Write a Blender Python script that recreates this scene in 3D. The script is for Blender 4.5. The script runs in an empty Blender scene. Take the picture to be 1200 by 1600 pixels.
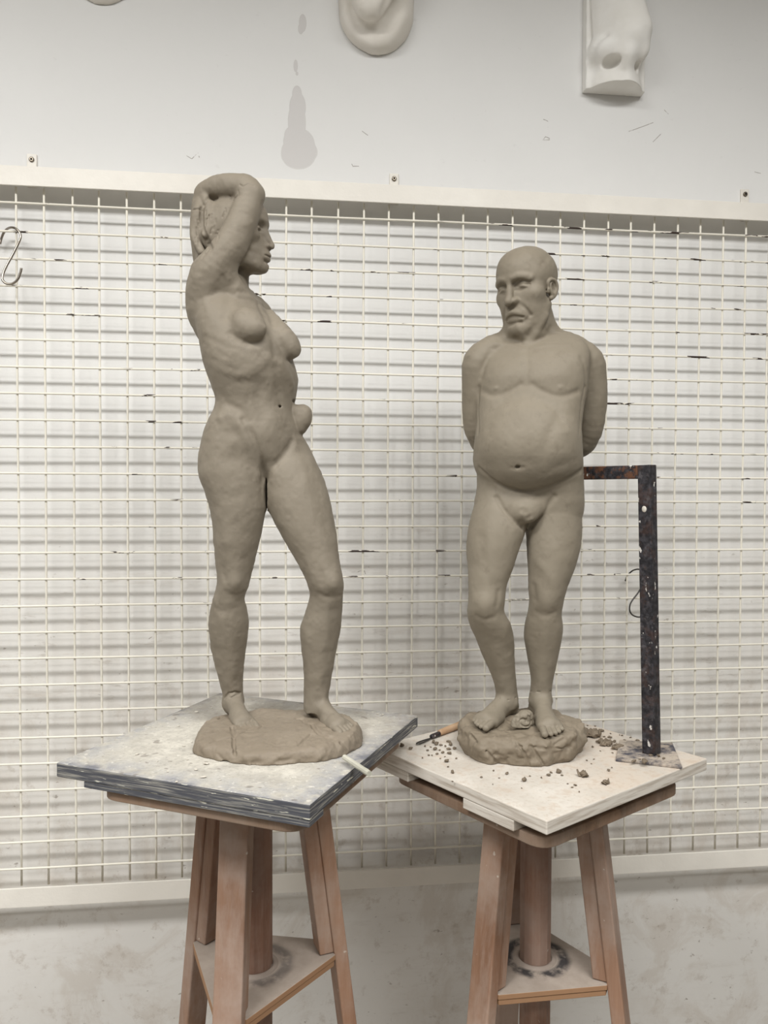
import bpy, bmesh, math, random, os
import numpy as np
from mathutils import Vector, Matrix
Q = float(os.environ.get('SCULPT_Q', '1'))      # voxel size multiplier (1 = full detail)
scene = bpy.context.scene
COL = scene.collection

# ------------------------------------------------------------------ camera
F_PX = 1200.0
YAW, PITCH, ROLL = 0.1155, 0.0227, 0.0036
CAM = Vector((0.0, 0.0, 1.5))
FWD = Vector((math.sin(YAW), math.cos(YAW), 0)); RGT = Vector((math.cos(YAW), -math.sin(YAW), 0)); DWN = Vector((0, 0, -1))
cp, sp = math.cos(PITCH), math.sin(PITCH); cr, sr = math.cos(ROLL), math.sin(ROLL)
FC = sp*DWN + cp*FWD; YC = cp*DWN - sp*FWD
UC = cr*RGT - sr*YC; VC = sr*RGT + cr*YC
cam_d = bpy.data.cameras.new('camera'); cam = bpy.data.objects.new('camera', cam_d); COL.objects.link(cam)
m = Matrix((UC, -VC, -FC)).transposed().to_4x4(); m.translation = CAM
cam.matrix_world = m
cam_d.sensor_fit = 'VERTICAL'; cam_d.sensor_height = 36; cam_d.lens = 27.0; cam_d.clip_start = .02
scene.camera = cam

def ray(px, py):
    """direction through a point of the picture, scaled to depth 1"""
    return FC + UC*((px-600)/F_PX) + VC*((py-800)/F_PX)
def at_z(px, py, z):
    r = ray(px, py); return CAM + r*((z-CAM.z)/r.z)
def at_y(px, py, y):
    r = ray(px, py); return CAM + r*((y-CAM.y)/r.y)
def at_d(px, py, d):
    return CAM + ray(px, py)*d
def level(p):
    """world -> (right, forward, up) relative to the camera, metres"""
    v = Vector(p)-CAM; return (v.dot(RGT), v.dot(FWD), v.z)

MESH_Y = 1.5155        # plane of the wire grid
WALL_Y = MESH_Y + .030 # wall surface
ZL = 1.5-.36           # top of the grey board
ZR = 1.5-.42           # top of the white board

# ------------------------------------------------------------------ object helpers
def link(o, parent=None):
    COL.objects.link(o)
    if parent: o.parent = parent; o.matrix_parent_inverse = parent.matrix_world.inverted()
    return o
def tag(o, label=None, cat=None, group=None, kind=None):
    if label: o['label'] = label
    if cat: o['category'] = cat
    if group: o['group'] = group
    if kind: o['kind'] = kind
    return o
def empty(name, loc, label, cat, group=None):
    o = bpy.data.objects.new(name, None); o.location = loc; o.empty_display_size = .03
    o.matrix_world = Matrix.Translation(loc)
    COL.objects.link(o); return tag(o, label, cat, group)
def obj(name, bm, mat, parent=None, smooth=False, origin=None):
    me = bpy.data.meshes.new(name)
    if smooth:
        for f in bm.faces: f.smooth = True
    bmesh.ops.recalc_face_normals(bm, faces=bm.faces)
    org = Vector(origin) if origin is not None else None
    if org is not None: bmesh.ops.translate(bm, verts=bm.verts, vec=-org)
    bm.to_mesh(me); bm.free()
    me.materials.append(mat)
    o = bpy.data.objects.new(name, me)
    if org is not None: o.location = org; o.matrix_world = Matrix.Translation(org)
    return link(o, parent)
def add_box(bm, x0, x1, y0, y1, z0, z1, M=None, bevel=0, seg=2):
    b = bmesh.new()
    vs = [b.verts.new((x, y, z)) for x in (x0, x1) for y in (y0, y1) for z in (z0, z1)]
    for f in ((0,1,3,2),(4,6,7,5),(0,4,5,1),(2,3,7,6),(0,2,6,4),(1,5,7,3)): b.faces.new([vs[i] for i in f])
    bmesh.ops.recalc_face_normals(b, faces=b.faces)
    if bevel: bmesh.ops.bevel(b, geom=b.edges[:], offset=bevel, segments=seg, affect='EDGES', profile=.5)
    merge(bm, b, M)
def merge(bm, b, M=None):
    if M is not None: bmesh.ops.transform(b, matrix=M, verts=b.verts)
    t = bpy.data.meshes.new('t'); b.to_mesh(t); b.free(); bm.from_mesh(t); bpy.data.meshes.remove(t)
def add_tube(bm, pts, r, seg=10, cap=True, closed=False):
    """tube along points; r a number or a list"""
    pts = [Vector(p) for p in pts]; n = len(pts)
    rs = r if isinstance(r, (list, tuple)) else [r]*n
    t0 = (pts[1]-pts[0]).normalized()
    up = Vector((0,0,1)) if abs(t0.z) < .9 else Vector((1,0,0))
    nrm = t0.cross(up).normalized(); rings = []
    for i, p in enumerate(pts):
        t = (pts[min(i+1,n-1)]-pts[max(i-1,0)]).normalized()
        nrm = (nrm - t*nrm.dot(t)).normalized(); bi = t.cross(nrm)
        rings.append([bm.verts.new(p + (nrm*math.cos(a)+bi*math.sin(a))*rs[i]) for a in [2*math.pi*k/seg for k in range(seg)]])
    for a, b in zip(rings[:-1], rings[1:]):
        for k in range(seg): bm.faces.new((a[k], a[(k+1)%seg], b[(k+1)%seg], b[k]))
    if cap: bm.faces.new(rings[0][::-1]); bm.faces.new(rings[-1])
def add_prism(bm, poly, z0, z1, M=None, bevel=0, seg=2):
    b = bmesh.new()
    lo = [b.verts.new((p[0], p[1], z0)) for p in poly]; hi = [b.verts.new((p[0], p[1], z1)) for p in poly]
    n = len(poly)
    b.faces.new(lo[::-1]); b.faces.new(hi)
    for i in range(n): b.faces.new((lo[i], lo[(i+1)%n], hi[(i+1)%n], hi[i]))
    bmesh.ops.recalc_face_normals(b, faces=b.faces)
    if bevel: bmesh.ops.bevel(b, geom=b.edges[:], offset=bevel, segments=seg, affect='EDGES', profile=.5)
    merge(bm, b, M)
def rounded_quad(q, rad, seg=6):
    """corner-rounded polygon"""
    out = []; n = len(q)
    for i in range(n):
        p, a, b = Vector(q[i]), Vector(q[i-1]), Vector(q[(i+1)%n])
        da, db = (a-p).normalized(), (b-p).normalized()
        s, e = p+da*rad, p+db*rad
        for k in range(seg+1):
            t = k/seg; out.append((s*(1-t)**2 + p*2*t*(1-t) + e*t*t))
    return out
def spline(pts, n=6):
    pts = [Vector(p) for p in pts]; P = [pts[0]*2-pts[1]]+pts+[pts[-1]*2-pts[-2]]; out = []
    for i in range(1, len(P)-2):
        a, b, c, d = P[i-1:i+3]
        for k in range(n):
            t = k/n
            out.append(.5*((2*b)+(c-a)*t+(2*a-5*b+4*c-d)*t*t+(3*b-a-3*c+d)*t**3))
    out.append(pts[-1]); return out

# ------------------------------------------------------------------ materials
def s2l(c):
    return tuple(((v/255)/12.92 if v/255 <= .04045 else ((v/255+.055)/1.055)**2.4) for v in c)
class NT:
    def __init__(s, name):
        s.m = bpy.data.materials.new(name); s.m.use_nodes = True
        s.t = s.m.node_tree; s.b = s.t.nodes['Principled BSDF']; s.b.inputs['Roughness'].default_value = .7
        s.b.inputs['Specular IOR Level'].default_value = .3
        s._co = None
    def n(s, kind, **kw):
        nd = s.t.nodes.new(kind)
        for k, v in kw.items():
            if hasattr(nd, k): setattr(nd, k, v)
            else: nd.inputs[k].default_value = v
        return nd
    def l(s, a, b): s.t.links.new(a, b)
    def co(s):
        if s._co is None: s._co = s.n('ShaderNodeTexCoord').outputs['Object']
        return s._co
    def mapped(s, scale=(1,1,1), loc=(0,0,0), rot=(0,0,0)):
        mp = s.n('ShaderNodeMapping'); s.l(s.co(), mp.inputs['Vector'])
        mp.inputs['Scale'].default_value = scale; mp.inputs['Location'].default_value = loc; mp.inputs['Rotation'].default_value = rot
        return mp.outputs[0]
    def noise(s, scale, detail=4, rough=.55, vec=None, dist=0):
        nd = s.n('ShaderNodeTexNoise'); nd.inputs['Scale'].default_value = scale; nd.inputs['Detail'].default_value = detail
        nd.inputs['Roughness'].default_value = rough; nd.inputs['Distortion'].default_value = dist
        s.l(vec if vec is not None else s.co(), nd.inputs['Vector']); return nd.outputs['Fac']
    def ramp(s, fac, a, b, lo=0., hi=1.):
        nd = s.n('ShaderNodeMapRange'); nd.interpolation_type = 'SMOOTHSTEP'
        nd.inputs['From Min'].default_value = a; nd.inputs['From Max'].default_value = b
        nd.inputs['To Min'].default_value = lo; nd.inputs['To Max'].default_value = hi
        s.l(fac, nd.inputs['Value']); return nd.outputs[0]
    def math(s, op, a, b=None, c=None):
        nd = s.n('ShaderNodeMath', operation=op)
        for i, v in enumerate((a, b, c)):
            if v is None: continue
            if isinstance(v, (int, float)): nd.inputs[i].default_value = v
            else: s.l(v, nd.inputs[i])
        return nd.outputs[0]
    def mix(s, fac, a, b):
        nd = s.n('ShaderNodeMix', data_type='RGBA')
        for sock, v in ((nd.inputs[0], fac), (nd.inputs[6], a), (nd.inputs[7], b)):
            if isinstance(v, (int, float)): sock.default_value = v
            elif isinstance(v, tuple): sock.default_value = (*v[:3], 1)
            else: s.l(v, sock)
        return nd.outputs[2]
    def xyz(s, vec=None):
        nd = s.n('ShaderNodeSeparateXYZ'); s.l(vec if vec is not None else s.co(), nd.inputs[0]); return nd.outputs
    def color(s, v):
        if isinstance(v, tuple): s.b.inputs['Base Color'].default_value = (*v, 1)
        else: s.l(v, s.b.inputs['Base Color'])
    def bump(s, h, strength=.3, dist=.001):
        nd = s.n('ShaderNodeBump'); nd.inputs['Strength'].default_value = strength; nd.inputs['Distance'].default_value = dist
        s.l(h, nd.inputs['Height'])
        if getattr(s, '_bn', None) is not None: s.l(s._bn, nd.inputs['Normal'])
        s._bn = nd.outputs[0]; s.l(s._bn, s.b.inputs['Normal'])
    def rough(s, v): s.b.inputs['Roughness'].default_value = v

def mat_clay(name, base, light, dark, bumpy=1.0):
    bumpy *= .62
    t = NT(name)
    n1 = t.noise(14, 3); n2 = t.noise(60, 5, .6)
    c = t.mix(t.ramp(n1, .35, .7), s2l(base), s2l(light))
    c = t.mix(t.math('MULTIPLY', t.ramp(n2, .52, .75), .5), c, s2l(dark))
    t.color(c); t.rough(.62)
    t.bump(t.noise(75, 3, .5, dist=.6), .32*bumpy, .002)
    t.bump(t.noise(260, 4, .6, vec=t.mapped((1, 1, .6))), .22*bumpy, .0008)
    return t.m
M_CLAY_W = mat_clay('clay_woman', (128,119,105), (135,126,112), (114,105,92), 1.0)
M_CLAY_M = mat_clay('clay_man', (131,122,107), (137,128,113), (118,108,94), .6)
M_BASE_W = mat_clay('clay_base_dry', (128,117,102), (136,125,110), (108,97,84), 1.6)
M_BASE_M = mat_clay('clay_base_damp', (126,115,99), (134,123,107), (108,97,83), 1.6)
M_CRUMB = mat_clay('clay_crumb', (112,100,85), (128,115,99), (88,77,65), 1.6)

def seg_dist(t, xz, p, q):
    """distance of (x, z) to a segment, as nodes"""
    x, z = xz; (ax, az), (bx, bz) = p, q
    dx, dz = bx-ax, bz-az; L = dx*dx+dz*dz
    px = t.math('SUBTRACT', x, ax); pz = t.math('SUBTRACT', z, az)
    h = t.math('ADD', t.math('MULTIPLY', px, dx/L), t.math('MULTIPLY', pz, dz/L))
    nd = t.n('ShaderNodeClamp'); t.l(h, nd.inputs[0]); h = nd.outputs[0]
    ex = t.math('SUBTRACT', px, t.math('MULTIPLY', h, dx)); ez = t.math('SUBTRACT', pz, t.math('MULTIPLY', h, dz))
    return t.math('SQRT', t.math('ADD', t.math('MULTIPLY', ex, ex), t.math('MULTIPLY', ez, ez)))
def wall_xz(px, py):
    p = at_y(px, py, WALL_Y); return p.x, p.z
def mat_wall():
    t = NT('painted_plaster_wall')
    o = t.xyz(); x, z = o[0], o[2]
    big = t.noise(1.6, 4); fine = t.noise(34, 6, .65)
    c = t.mix(t.ramp(big, .35, .7), s2l((226,225,223)), s2l((231,230,228)))
    # grime that grows towards the floor, streaky behind the grid
    low = t.ramp(z, 1.75, .95)
    streak = t.noise(4.5, 8, .7, vec=t.mapped((1.2, 1, 7.5)))
    blot = t.noise(3.2, 6, .7)
    c = t.mix(t.math('MULTIPLY', low, .4), c, s2l((226,220,211)))
    c = t.mix(t.math('MULTIPLY', t.math('MULTIPLY', t.ramp(streak, .52, .74), t.math('MULTIPLY', low, t.ramp(z, .95, 1.15, .25, 1.))), .55), c, s2l((166,152,136)))
    st2 = t.noise(13, 6, .7, vec=t.mapped((1, 1, 4.5), (3, 0, 2)))
    c = t.mix(t.math('MULTIPLY', t.math('MULTIPLY', t.ramp(st2, .58, .7), t.math('MULTIPLY', low, t.ramp(z, .95, 1.15, .2, 1.))), .45), c, s2l((146,132,118)))
    c = t.mix(t.math('MULTIPLY', t.ramp(blot, .5, .75), t.math('MULTIPLY', low, .3)), c, s2l((190,176,160)))
    specks = t.noise(58, 4, .65, vec=t.mapped((1, 1, 1.6)))
    c = t.mix(t.math('MULTIPLY', t.ramp(specks, .665, .74), t.math('ADD', t.math('MULTIPLY', low, .55), .06)), c, s2l((122,108,94)))
    # bare grey patch where the paint has come off
    warp = t.math('MULTIPLY', t.math('SUBTRACT', t.noise(30, 3), .5), .012)
    fac = None
    for (px, py, rx, ry) in ((466,241,25,22),(468,236,26,20),(456,212,11,13),(462,222,18,20),(464,190,13,30),(465,168,12,22),(464,147,7,12),(471,228,20,24),
                             (462,103,3.2,9),(464,115,2,3),(473,36,5.5,13),(470,45,4,8)):
        cx, cz = wall_xz(px, py); s = 1.31/1000
        ux = t.math('DIVIDE', t.math('SUBTRACT', x, cx), rx*s); uz = t.math('DIVIDE', t.math('SUBTRACT', z, cz), ry*s)
        d = t.math('ADD', t.math('MULTIPLY', ux, ux), t.math('MULTIPLY', uz, uz))
        fac = d if fac is None else t.math('MINIMUM', fac, d)
    fac = t.math('ADD', fac, t.math('MULTIPLY', warp, 22))
    c = t.mix(t.ramp(fac, 1.04, .97), c, s2l((208,205,203)))
    rim = t.math('MULTIPLY', t.ramp(fac, 1.14, 1.05), t.ramp(fac, .98, 1.04))
    c = t.mix(t.math('MULTIPLY', rim, .35), c, s2l((170,164,158)))
    # hairline chips and scratches in the paint
    chips = [((292,243),(300,248)),((300,248),(309,239)),((309,239),(311,246)),((549,257),(551,260)),((551,260),(560,260)),
             ((848,219),(852,214)),((852,214),(858,217)),((848,219),(858,219)),((849,187),(857,190)),((1020,222),(1034,208)),
             ((1038,172),(1044,178)),((983,205),(1020,192)),((566,205),(575,211)),((1180,268),(1188,271)),((232,999),(240,993)),((560,893),(576,886)),((566,882),(572,896))]
    x2 = t.math('ADD', x, t.math('MULTIPLY', warp, .5)); z2 = t.math('ADD', z, t.math('MULTIPLY', warp, .5))
    dm = None
    for a, b in chips:
        d = seg_dist(t, (x2, z2), wall_xz(*a), wall_xz(*b)); dm = d if dm is None else t.math('MINIMUM', dm, d)
    c = t.mix(t.math('MULTIPLY', t.math('MULTIPLY', t.ramp(dm, .0011, .0002), t.ramp(t.noise(70, 3), .36, .5)), .75), c, s2l((124,112,100)))
    pl = t.noise(7, 7, .68, dist=.5, vec=t.mapped((1, 1, 1), (2, 0, 5))); lw = t.ramp(z, 1.3, .95)
    c = t.mix(t.math('MULTIPLY', t.ramp(pl, .48, .62), t.math('MULTIPLY', lw, .3)), c, s2l((188,174,158)))
    c = t.mix(t.math('MULTIPLY', t.ramp(t.noise(30, 6, .72, vec=t.mapped((1, 1, 1), (8, 0, 1))), .55, .68), t.math('MULTIPLY', lw, .35)), c, s2l((172,158,144)))
    t.color(c); t.rough(.6)
    t.bump(pl, .25, .003); t.bump(t.noise(9, 5, .6), .25, .004); t.bump(fine, .22, .0012); t.bump(t.ramp(fac, 1.06, .98, 1, 0), .4, .0006)
    return t.m
def mat_paint(name, base, chip=(58,46,40), thr=.68, scale=(30,30,140), amt=1.0, bump=.3, front=None):
    t = NT(name)
    n = t.noise(1.0, 3, .55, vec=t.mapped(scale)); n2 = t.noise(9, 3)
    c = t.mix(t.ramp(n2, .3, .7), s2l(base), s2l(tuple(max(0, v-9) for v in base)))
    if amt: c = t.mix(t.math('MULTIPLY', t.math('MULTIPLY', t.ramp(n, thr, thr+.012), t.ramp(t.noise(3.5, 2), .46, .5) if front is None else t.math('MULTIPLY', t.ramp(t.noise(3.5, 2), .46, .5), t.math('MULTIPLY', t.ramp(t.xyz()[1], front, front-.0004), t.ramp(t.xyz()[2], 1.2, 1.36, .0, 1.)))), amt), c, s2l(chip))
    t.color(c); t.rough(.45); t.bump(t.noise(120, 3), bump, .001)
    return t.m
def mat_plain(name, col, rough=.5, metal=0.):
    t = NT(name); t.color(s2l(col)); t.rough(rough); t.b.inputs['Metallic'].default_value = metal; return t.m
def mat_wood(name, base, dark, dust=(178,160,146), dusty=.5, axis=2):
    t = NT(name)
    sc = [28, 28, 28]; sc[axis] = 2.2
    g = t.noise(1., 6, .62, vec=t.mapped(tuple(sc)), dist=.4)
    c = t.mix(t.ramp(g, .3, .72), s2l(base), s2l(dark))
    d2 = t.noise(1., 5, .7, vec=t.mapped((60, 60, 9), (3, 1, 2))); c = t.mix(t.math('MULTIPLY', t.ramp(d2, .42, .7), dusty*.45), c, s2l(tuple(v+8 for v in dust)))
    d = t.noise(7, 5, .65); c = t.mix(t.math('MULTIPLY', t.ramp(d, .35, .72), dusty), c, s2l(dust))
    sp_ = t.noise(70, 2, .5); c = t.mix(t.math('MULTIPLY', t.ramp(sp_, .73, .77), .7), c, s2l((214,204,192)))
    t.color(c); t.rough(.6); t.bump(g, .18, .001)
    return t.m
def mat_grey_board():
    t = NT('grey_board_top'); o = t.xyz()
    n = t.noise(9, 7, .68); n2 = t.noise(32, 5, .65); st = t.noise(12, 5, .6, vec=t.mapped((1, 1, 1), (3, 1, 0)))
    u = t.math('ABSOLUTE', o[0]); v = t.math('ABSOLUTE', o[1])
    e = t.math('MAXIMUM', u, v)                                  # distance towards the worn rim of the board
    e = t.math('ADD', e, t.math('MULTIPLY', t.math('SUBTRACT', n, .5), .13))
    c = t.mix(t.ramp(n2, .3, .7), s2l((176,171,161)), s2l((202,197,186)))
    c = t.mix(t.math('MULTIPLY', t.ramp(st, .5, .66), .42), c, s2l((148,143,136)))
    c = t.mix(t.math('MULTIPLY', t.math('MULTIPLY', t.ramp(e, .12, .2), t.ramp(n2, .35, .6)), .75), c, s2l((128,130,138)))
    c = t.mix(t.math('MULTIPLY', t.ramp(e, .184, .208), .75), c, s2l((84,86,98)))
    fine = t.noise(150, 5, .7); c = t.mix(t.math('MULTIPLY', t.ramp(fine, .5, .66), .5), c, s2l((142,138,130))); c = t.mix(t.math('MULTIPLY', t.ramp(t.noise(95, 5, .7, vec=t.mapped((1, 1, 1), (2, 5, 1))), .56, .68), .6), c, s2l((218,214,204)))
    spot = t.noise(38, 2, .4, vec=t.mapped((1, 1.3, 1), (7, 2, 0)))
    c = t.mix(t.math('MULTIPLY', t.ramp(spot, .66, .7), .55), c, s2l((112,104,96)))
    far = t.math('MULTIPLY', t.ramp(o[1], -.02, .17), t.ramp(n, .3, .6))
    c = t.mix(t.math('MULTIPLY', far, .6), c, s2l((124,116,105)))     # clay dust wiped over the back of the board
    # plywood sides
    geo = t.n('ShaderNodeNewGeometry'); nz = t.math('ABSOLUTE', t.xyz(geo.outputs['Normal'])[2])
    ply = t.noise(1, 4, .6, vec=t.mapped((16, 16, 460)))
    side = t.mix(t.ramp(ply, .44, .7), s2l((76,77,83)), s2l((152,149,141)))
    side = t.mix(t.ramp(t.noise(1, 3, .6, vec=t.mapped((30, 30, 300), (5, 5, 5))), .64, .68), side, s2l((222,219,202)))
    t.color(t.mix(t.ramp(nz, .5, .8), side, c)); t.rough(.75); t.bump(n2, .5, .0015); t.bump(ply, .2, .001)
    return t.m
def mat_white_board():
    t = NT('white_board'); o = t.xyz()
    n = t.noise(10, 7, .66); n2 = t.noise(40, 5, .65)
    c = t.mix(t.ramp(n, .3, .65), s2l((188,180,169)), s2l((209,203,194)))
    c = t.mix(t.math('MULTIPLY', t.ramp(n2, .5, .66), .5), c, s2l((182,163,144)))
    fine = t.noise(130, 5, .7); c = t.mix(t.math('MULTIPLY', t.ramp(fine, .52, .68), .45), c, s2l((172,155,138)))
    c = t.mix(t.math('MULTIPLY', t.ramp(t.noise(70, 6, .7, vec=t.mapped((1, 1, 1), (4, 1, 0))), .55, .7), .35), c, s2l((160,144,128)))
    dust = t.math('ADD', t.math('MULTIPLY', o[0], 1.0), t.math('MULTIPLY', o[1], 1.3))
    c = t.mix(t.math('MULTIPLY', t.math('MULTIPLY', t.ramp(dust, -.03, .16), t.ramp(n, .35, .6)), .45), c, s2l((188,168,147)))
    geo = t.n('ShaderNodeNewGeometry'); nz = t.math('ABSOLUTE', t.xyz(geo.outputs['Normal'])[2])
    ply = t.noise(1, 6, .65, vec=t.mapped((11, 11, 170)))
    side = t.mix(t.ramp(ply, .4, .7), s2l((214,207,197)), s2l((176,164,150)))
    t.color(t.mix(t.ramp(nz, .5, .8), side, c)); t.rough(.75); t.bump(n2, .4, .0012); t.bump(ply, .25, .001)
    return t.m
def mat_shelf(ring):
    t = NT('dusty_shelf'); o = t.xyz()
    n = t.noise(16, 6, .65); n2 = t.noise(55, 4)
    c = t.mix(t.ramp(n, .3, .7), s2l((150,138,127)), s2l((168,156,145)))
    r = t.math('SQRT', t.math('ADD', t.math('MULTIPLY', o[0], o[0]), t.math('MULTIPLY', o[1], o[1])))
    r = t.math('ADD', r, t.math('MULTIPLY', t.math('SUBTRACT', n, .5), .014))
    k = t.math('MULTIPLY', t.ramp(r, .034, .042), t.ramp(r, .062, .05))
    k = t.math('MULTIPLY', k, t.ramp(t.noise(24, 4, .6), .36, .55))
    c = t.mix(t.math('MULTIPLY', k, ring), c, s2l((48,46,48)))
    geo = t.n('ShaderNodeNewGeometry'); nz = t.math('ABSOLUTE', t.xyz(geo.outputs['Normal'])[2])
    c = t.mix(t.ramp(nz, .5, .8), s2l((158,122,92)), c)
    t.color(c); t.rough(.8); t.bump(n2, .3, .001); return t.m
def mat_iron(rust=.5):
    t = NT('black_iron')
    n = t.noise(55, 6, .7); n2 = t.noise(130, 4, .6); fl = t.noise(95, 3, .5, vec=t.mapped((1, 1, .6), (2, 4, 1))); f2 = t.noise(34, 4, .6, vec=t.mapped((1, 1, .55), (1, 7, 3)))
    c = t.mix(t.ramp(n2, .35, .7), s2l((34,33,36)), s2l((66,64,68)))
    c = t.mix(t.math('MULTIPLY', t.ramp(n, .48, .6), rust), c, s2l((100,68,50)))
    c = t.mix(t.math('MULTIPLY', t.ramp(t.noise(80, 5, .7, vec=t.mapped((1, 1, 1), (9, 2, 5))), .55, .68), .35), c, s2l((116,112,114)))
    c = t.mix(t.ramp(fl, .66, .69), c, s2l((206,202,196))); c = t.mix(t.ramp(f2, .685, .70), c, s2l((214,210,204)))
    t.color(c); t.rough(.5); t.bump(n, .5, .0015); return t.m
def mat_plaster(name, a, b):
    t = NT(name); n = t.noise(11, 5, .6)
    t.color(t.mix(t.ramp(n, .35, .7), s2l(a), s2l(b))); t.rough(.7); t.bump(t.noise(60, 4), .25, .001); return t.m

M_WALL = mat_wall()
M_GRID = mat_paint('cream_grid_paint', (238,233,220), thr=.608, scale=(24, 26, 110), front=MESH_Y-.0026)
M_RAIL = mat_paint('cream_rail_paint', (238,233,224), thr=.74, scale=(30, 30, 60), bump=.5)
M_STEEL = mat_plain('steel_wire', (150,142,132), .28, 1.)
M_DARKWIRE = mat_plain('dark_wire', (92,90,88), .35, .9)
M_SCREW = mat_plain('screw_metal', (128,120,108), .35, .9)
M_HOLE = mat_plain('dark_recess', (26,22,20), .8)
M_WOOD = mat_wood('stand_wood', (158,124,102), (130,99,80), dust=(172,154,142), dusty=.8)
M_WOOD2 = mat_wood('stand_wood_pale', (168,131,107), (140,105,83), dust=(180,160,146), dusty=.85)
M_PLATE = mat_wood('plate_wood', (140,113,92), (102,80,62), dust=(162,146,132), dusty=.5, axis=0)
M_POST = mat_wood('post_wood', (148,112,92), (116,84,68), dust=(160,140,128), dusty=.7)
M_GREYB = mat_grey_board(); M_WHITEB = mat_white_board()
M_IRON = mat_iron(.2); M_IRON_R = mat_iron(.95)
M_EAR = mat_plaster('plaster_ear', (222,216,206), (232,227,219))
M_NOSE = mat_plaster('plaster_nose', (232,229,223), (240,238,234))
M_ROD = mat_plaster('chalky_rod', (166,164,150), (194,191,178))
M_COLLAR = mat_plaster('dusty_collar', (140,128,118), (162,150,140))
M_FLAKE = mat_plaster('plaster_flake', (188,182,170), (206,200,189))
M_HANDLE = mat_wood('tool_wood', (196,166,134), (166,132,100), dusty=.15, axis=0)

# ------------------------------------------------------------------ room
bm = bmesh.new(); add_box(bm, -5, 5.5, WALL_Y, WALL_Y+.12, 0, 3.05)
tag(obj('wall_back', bm, M_WALL), kind='structure')
t = NT('studio_floor'); t.color(t.mix(t.ramp(t.noise(6, 6, .6), .3, .7), s2l((158,154,147)), s2l((170,166,158)))); t.rough(.7)
bm = bmesh.new(); add_box(bm, -5, 5.5, -8.5, WALL_Y+.12, -.1, 0); tag(obj('floor', bm, t.m), kind='structure')
t = NT('ceiling_paint'); t.color(s2l((236,234,230)))
bm = bmesh.new(); add_box(bm, -5, 5.5, -8.5, WALL_Y+.12, 3.05, 3.15); tag(obj('ceiling', bm, t.m), kind='structure')
t = NT('side_wall_paint'); t.color(s2l((140,139,137)))
bm = bmesh.new(); add_box(bm, -5.12, -5, -8.5, WALL_Y+.12, 0, 3.05); tag(obj('wall_left', bm, t.m), kind='structure')
bm = bmesh.new(); add_box(bm, 5.5, 5.62, -8.5, WALL_Y+.12, 0, 3.05); tag(obj('wall_right', bm, t.m), kind='structure')
bm = bmesh.new(); add_box(bm, -5.12, 5.62, -8.62, -8.5, 0, 3.05); tag(obj('wall_front', bm, t.m), kind='structure')
# fluorescent battens on the ceiling, parallel to the wall
def area(name, loc, sx, sy, power, col, rot=(0, 0, 0)):
    d = bpy.data.lights.new(name, 'AREA'); d.shape = 'RECTANGLE'; d.size = sx; d.size_y = sy; d.energy = power; d.color = col
    o = bpy.data.objects.new(name, d); o.location = loc; o.rotation_euler = rot; COL.objects.link(o); return o
LIGHTS = [(-1.15, -.1, 1.3, 49, 164), (.7, -.1, 1.3, 36, 164), (-1.1, -1.3, 1.3, 16, 172), (.8, -1.3, 1.3, 11, 172), (-.7, -3., 2.4, 16, 180), (.1, -5.5, 3., 11, 180)]
for (x, y, L, pw, spread) in LIGHTS:
    area('tube_light', (x, y, 2.98), L, .4, pw, (1., .998, .982)).data.spread = math.radians(spread)
w = bpy.data.worlds.new('world'); scene.world = w; w.use_nodes = True
w.node_tree.nodes['Background'].inputs[0].default_value = (.9, .9, .92, 1); w.node_tree.nodes['Background'].inputs[1].default_value = .3

# ------------------------------------------------------------------ wire grid panel on the wall
X0 = (7.153/1000)*math.cos(YAW)+(1526.2/1000)*math.sin(YAW)     # grid column 14, row 11
Z0 = 1.5-.01272
gx = lambda c: X0+(c-14)*.05
gz = lambda r: Z0-(r-11)*.05
panel = empty('wire_grid_panel', (X0, MESH_Y, 1.5), 'cream painted welded wire grid panel fixed in front of the white wall', 'wire panel')
rng = random.Random(4)
bm = bmesh.new()
C0, C1, R1 = -12, 44, 25
for r in range(0, R1+1):
    dz = .002 if r in (0, R1) else 0
    pts = [(gx(c)+rng.uniform(-.002, .002), MESH_Y-.0035, gz(r)+(.003 if r == 0 else 0)+rng.uniform(-.0008, .0008)) for c in range(C0, C1+1, 4)]
    add_tube(bm, spline(pts, 3), .0021, 8)
for c in range(C0, C1+1):
    ox = rng.uniform(-.0007, .0007)
    pts = [(gx(c)+ox+rng.uniform(-.0008, .0008), MESH_Y, z) for z in (gz(0)+.034, gz(4), gz(8), gz(12), gz(16), gz(20), gz(R1)-.034)]
    add_tube(bm, spline(pts, 3), .0021, 8)
obj('wire_grid', bm, M_GRID, panel, smooth=True)
for name, zlo, zhi in (('top_rail', gz(0)+.030, gz(0)+.066), ('bottom_rail', gz(R1)-.067, gz(R1)-.030)):
    bm = bmesh.new(); add_box(bm, gx(C0)-.03, gx(C1)+.03, MESH_Y-.019, MESH_Y-.016, zlo, zhi, bevel=.001)
    ze = zhi-.003 if name == 'top_rail' else zlo
    add_box(bm, gx(C0)-.03, gx(C1)+.03, MESH_Y-.0165, MESH_Y+.006, ze, ze+.003)
    obj(name, bm, M_RAIL, panel)
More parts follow.
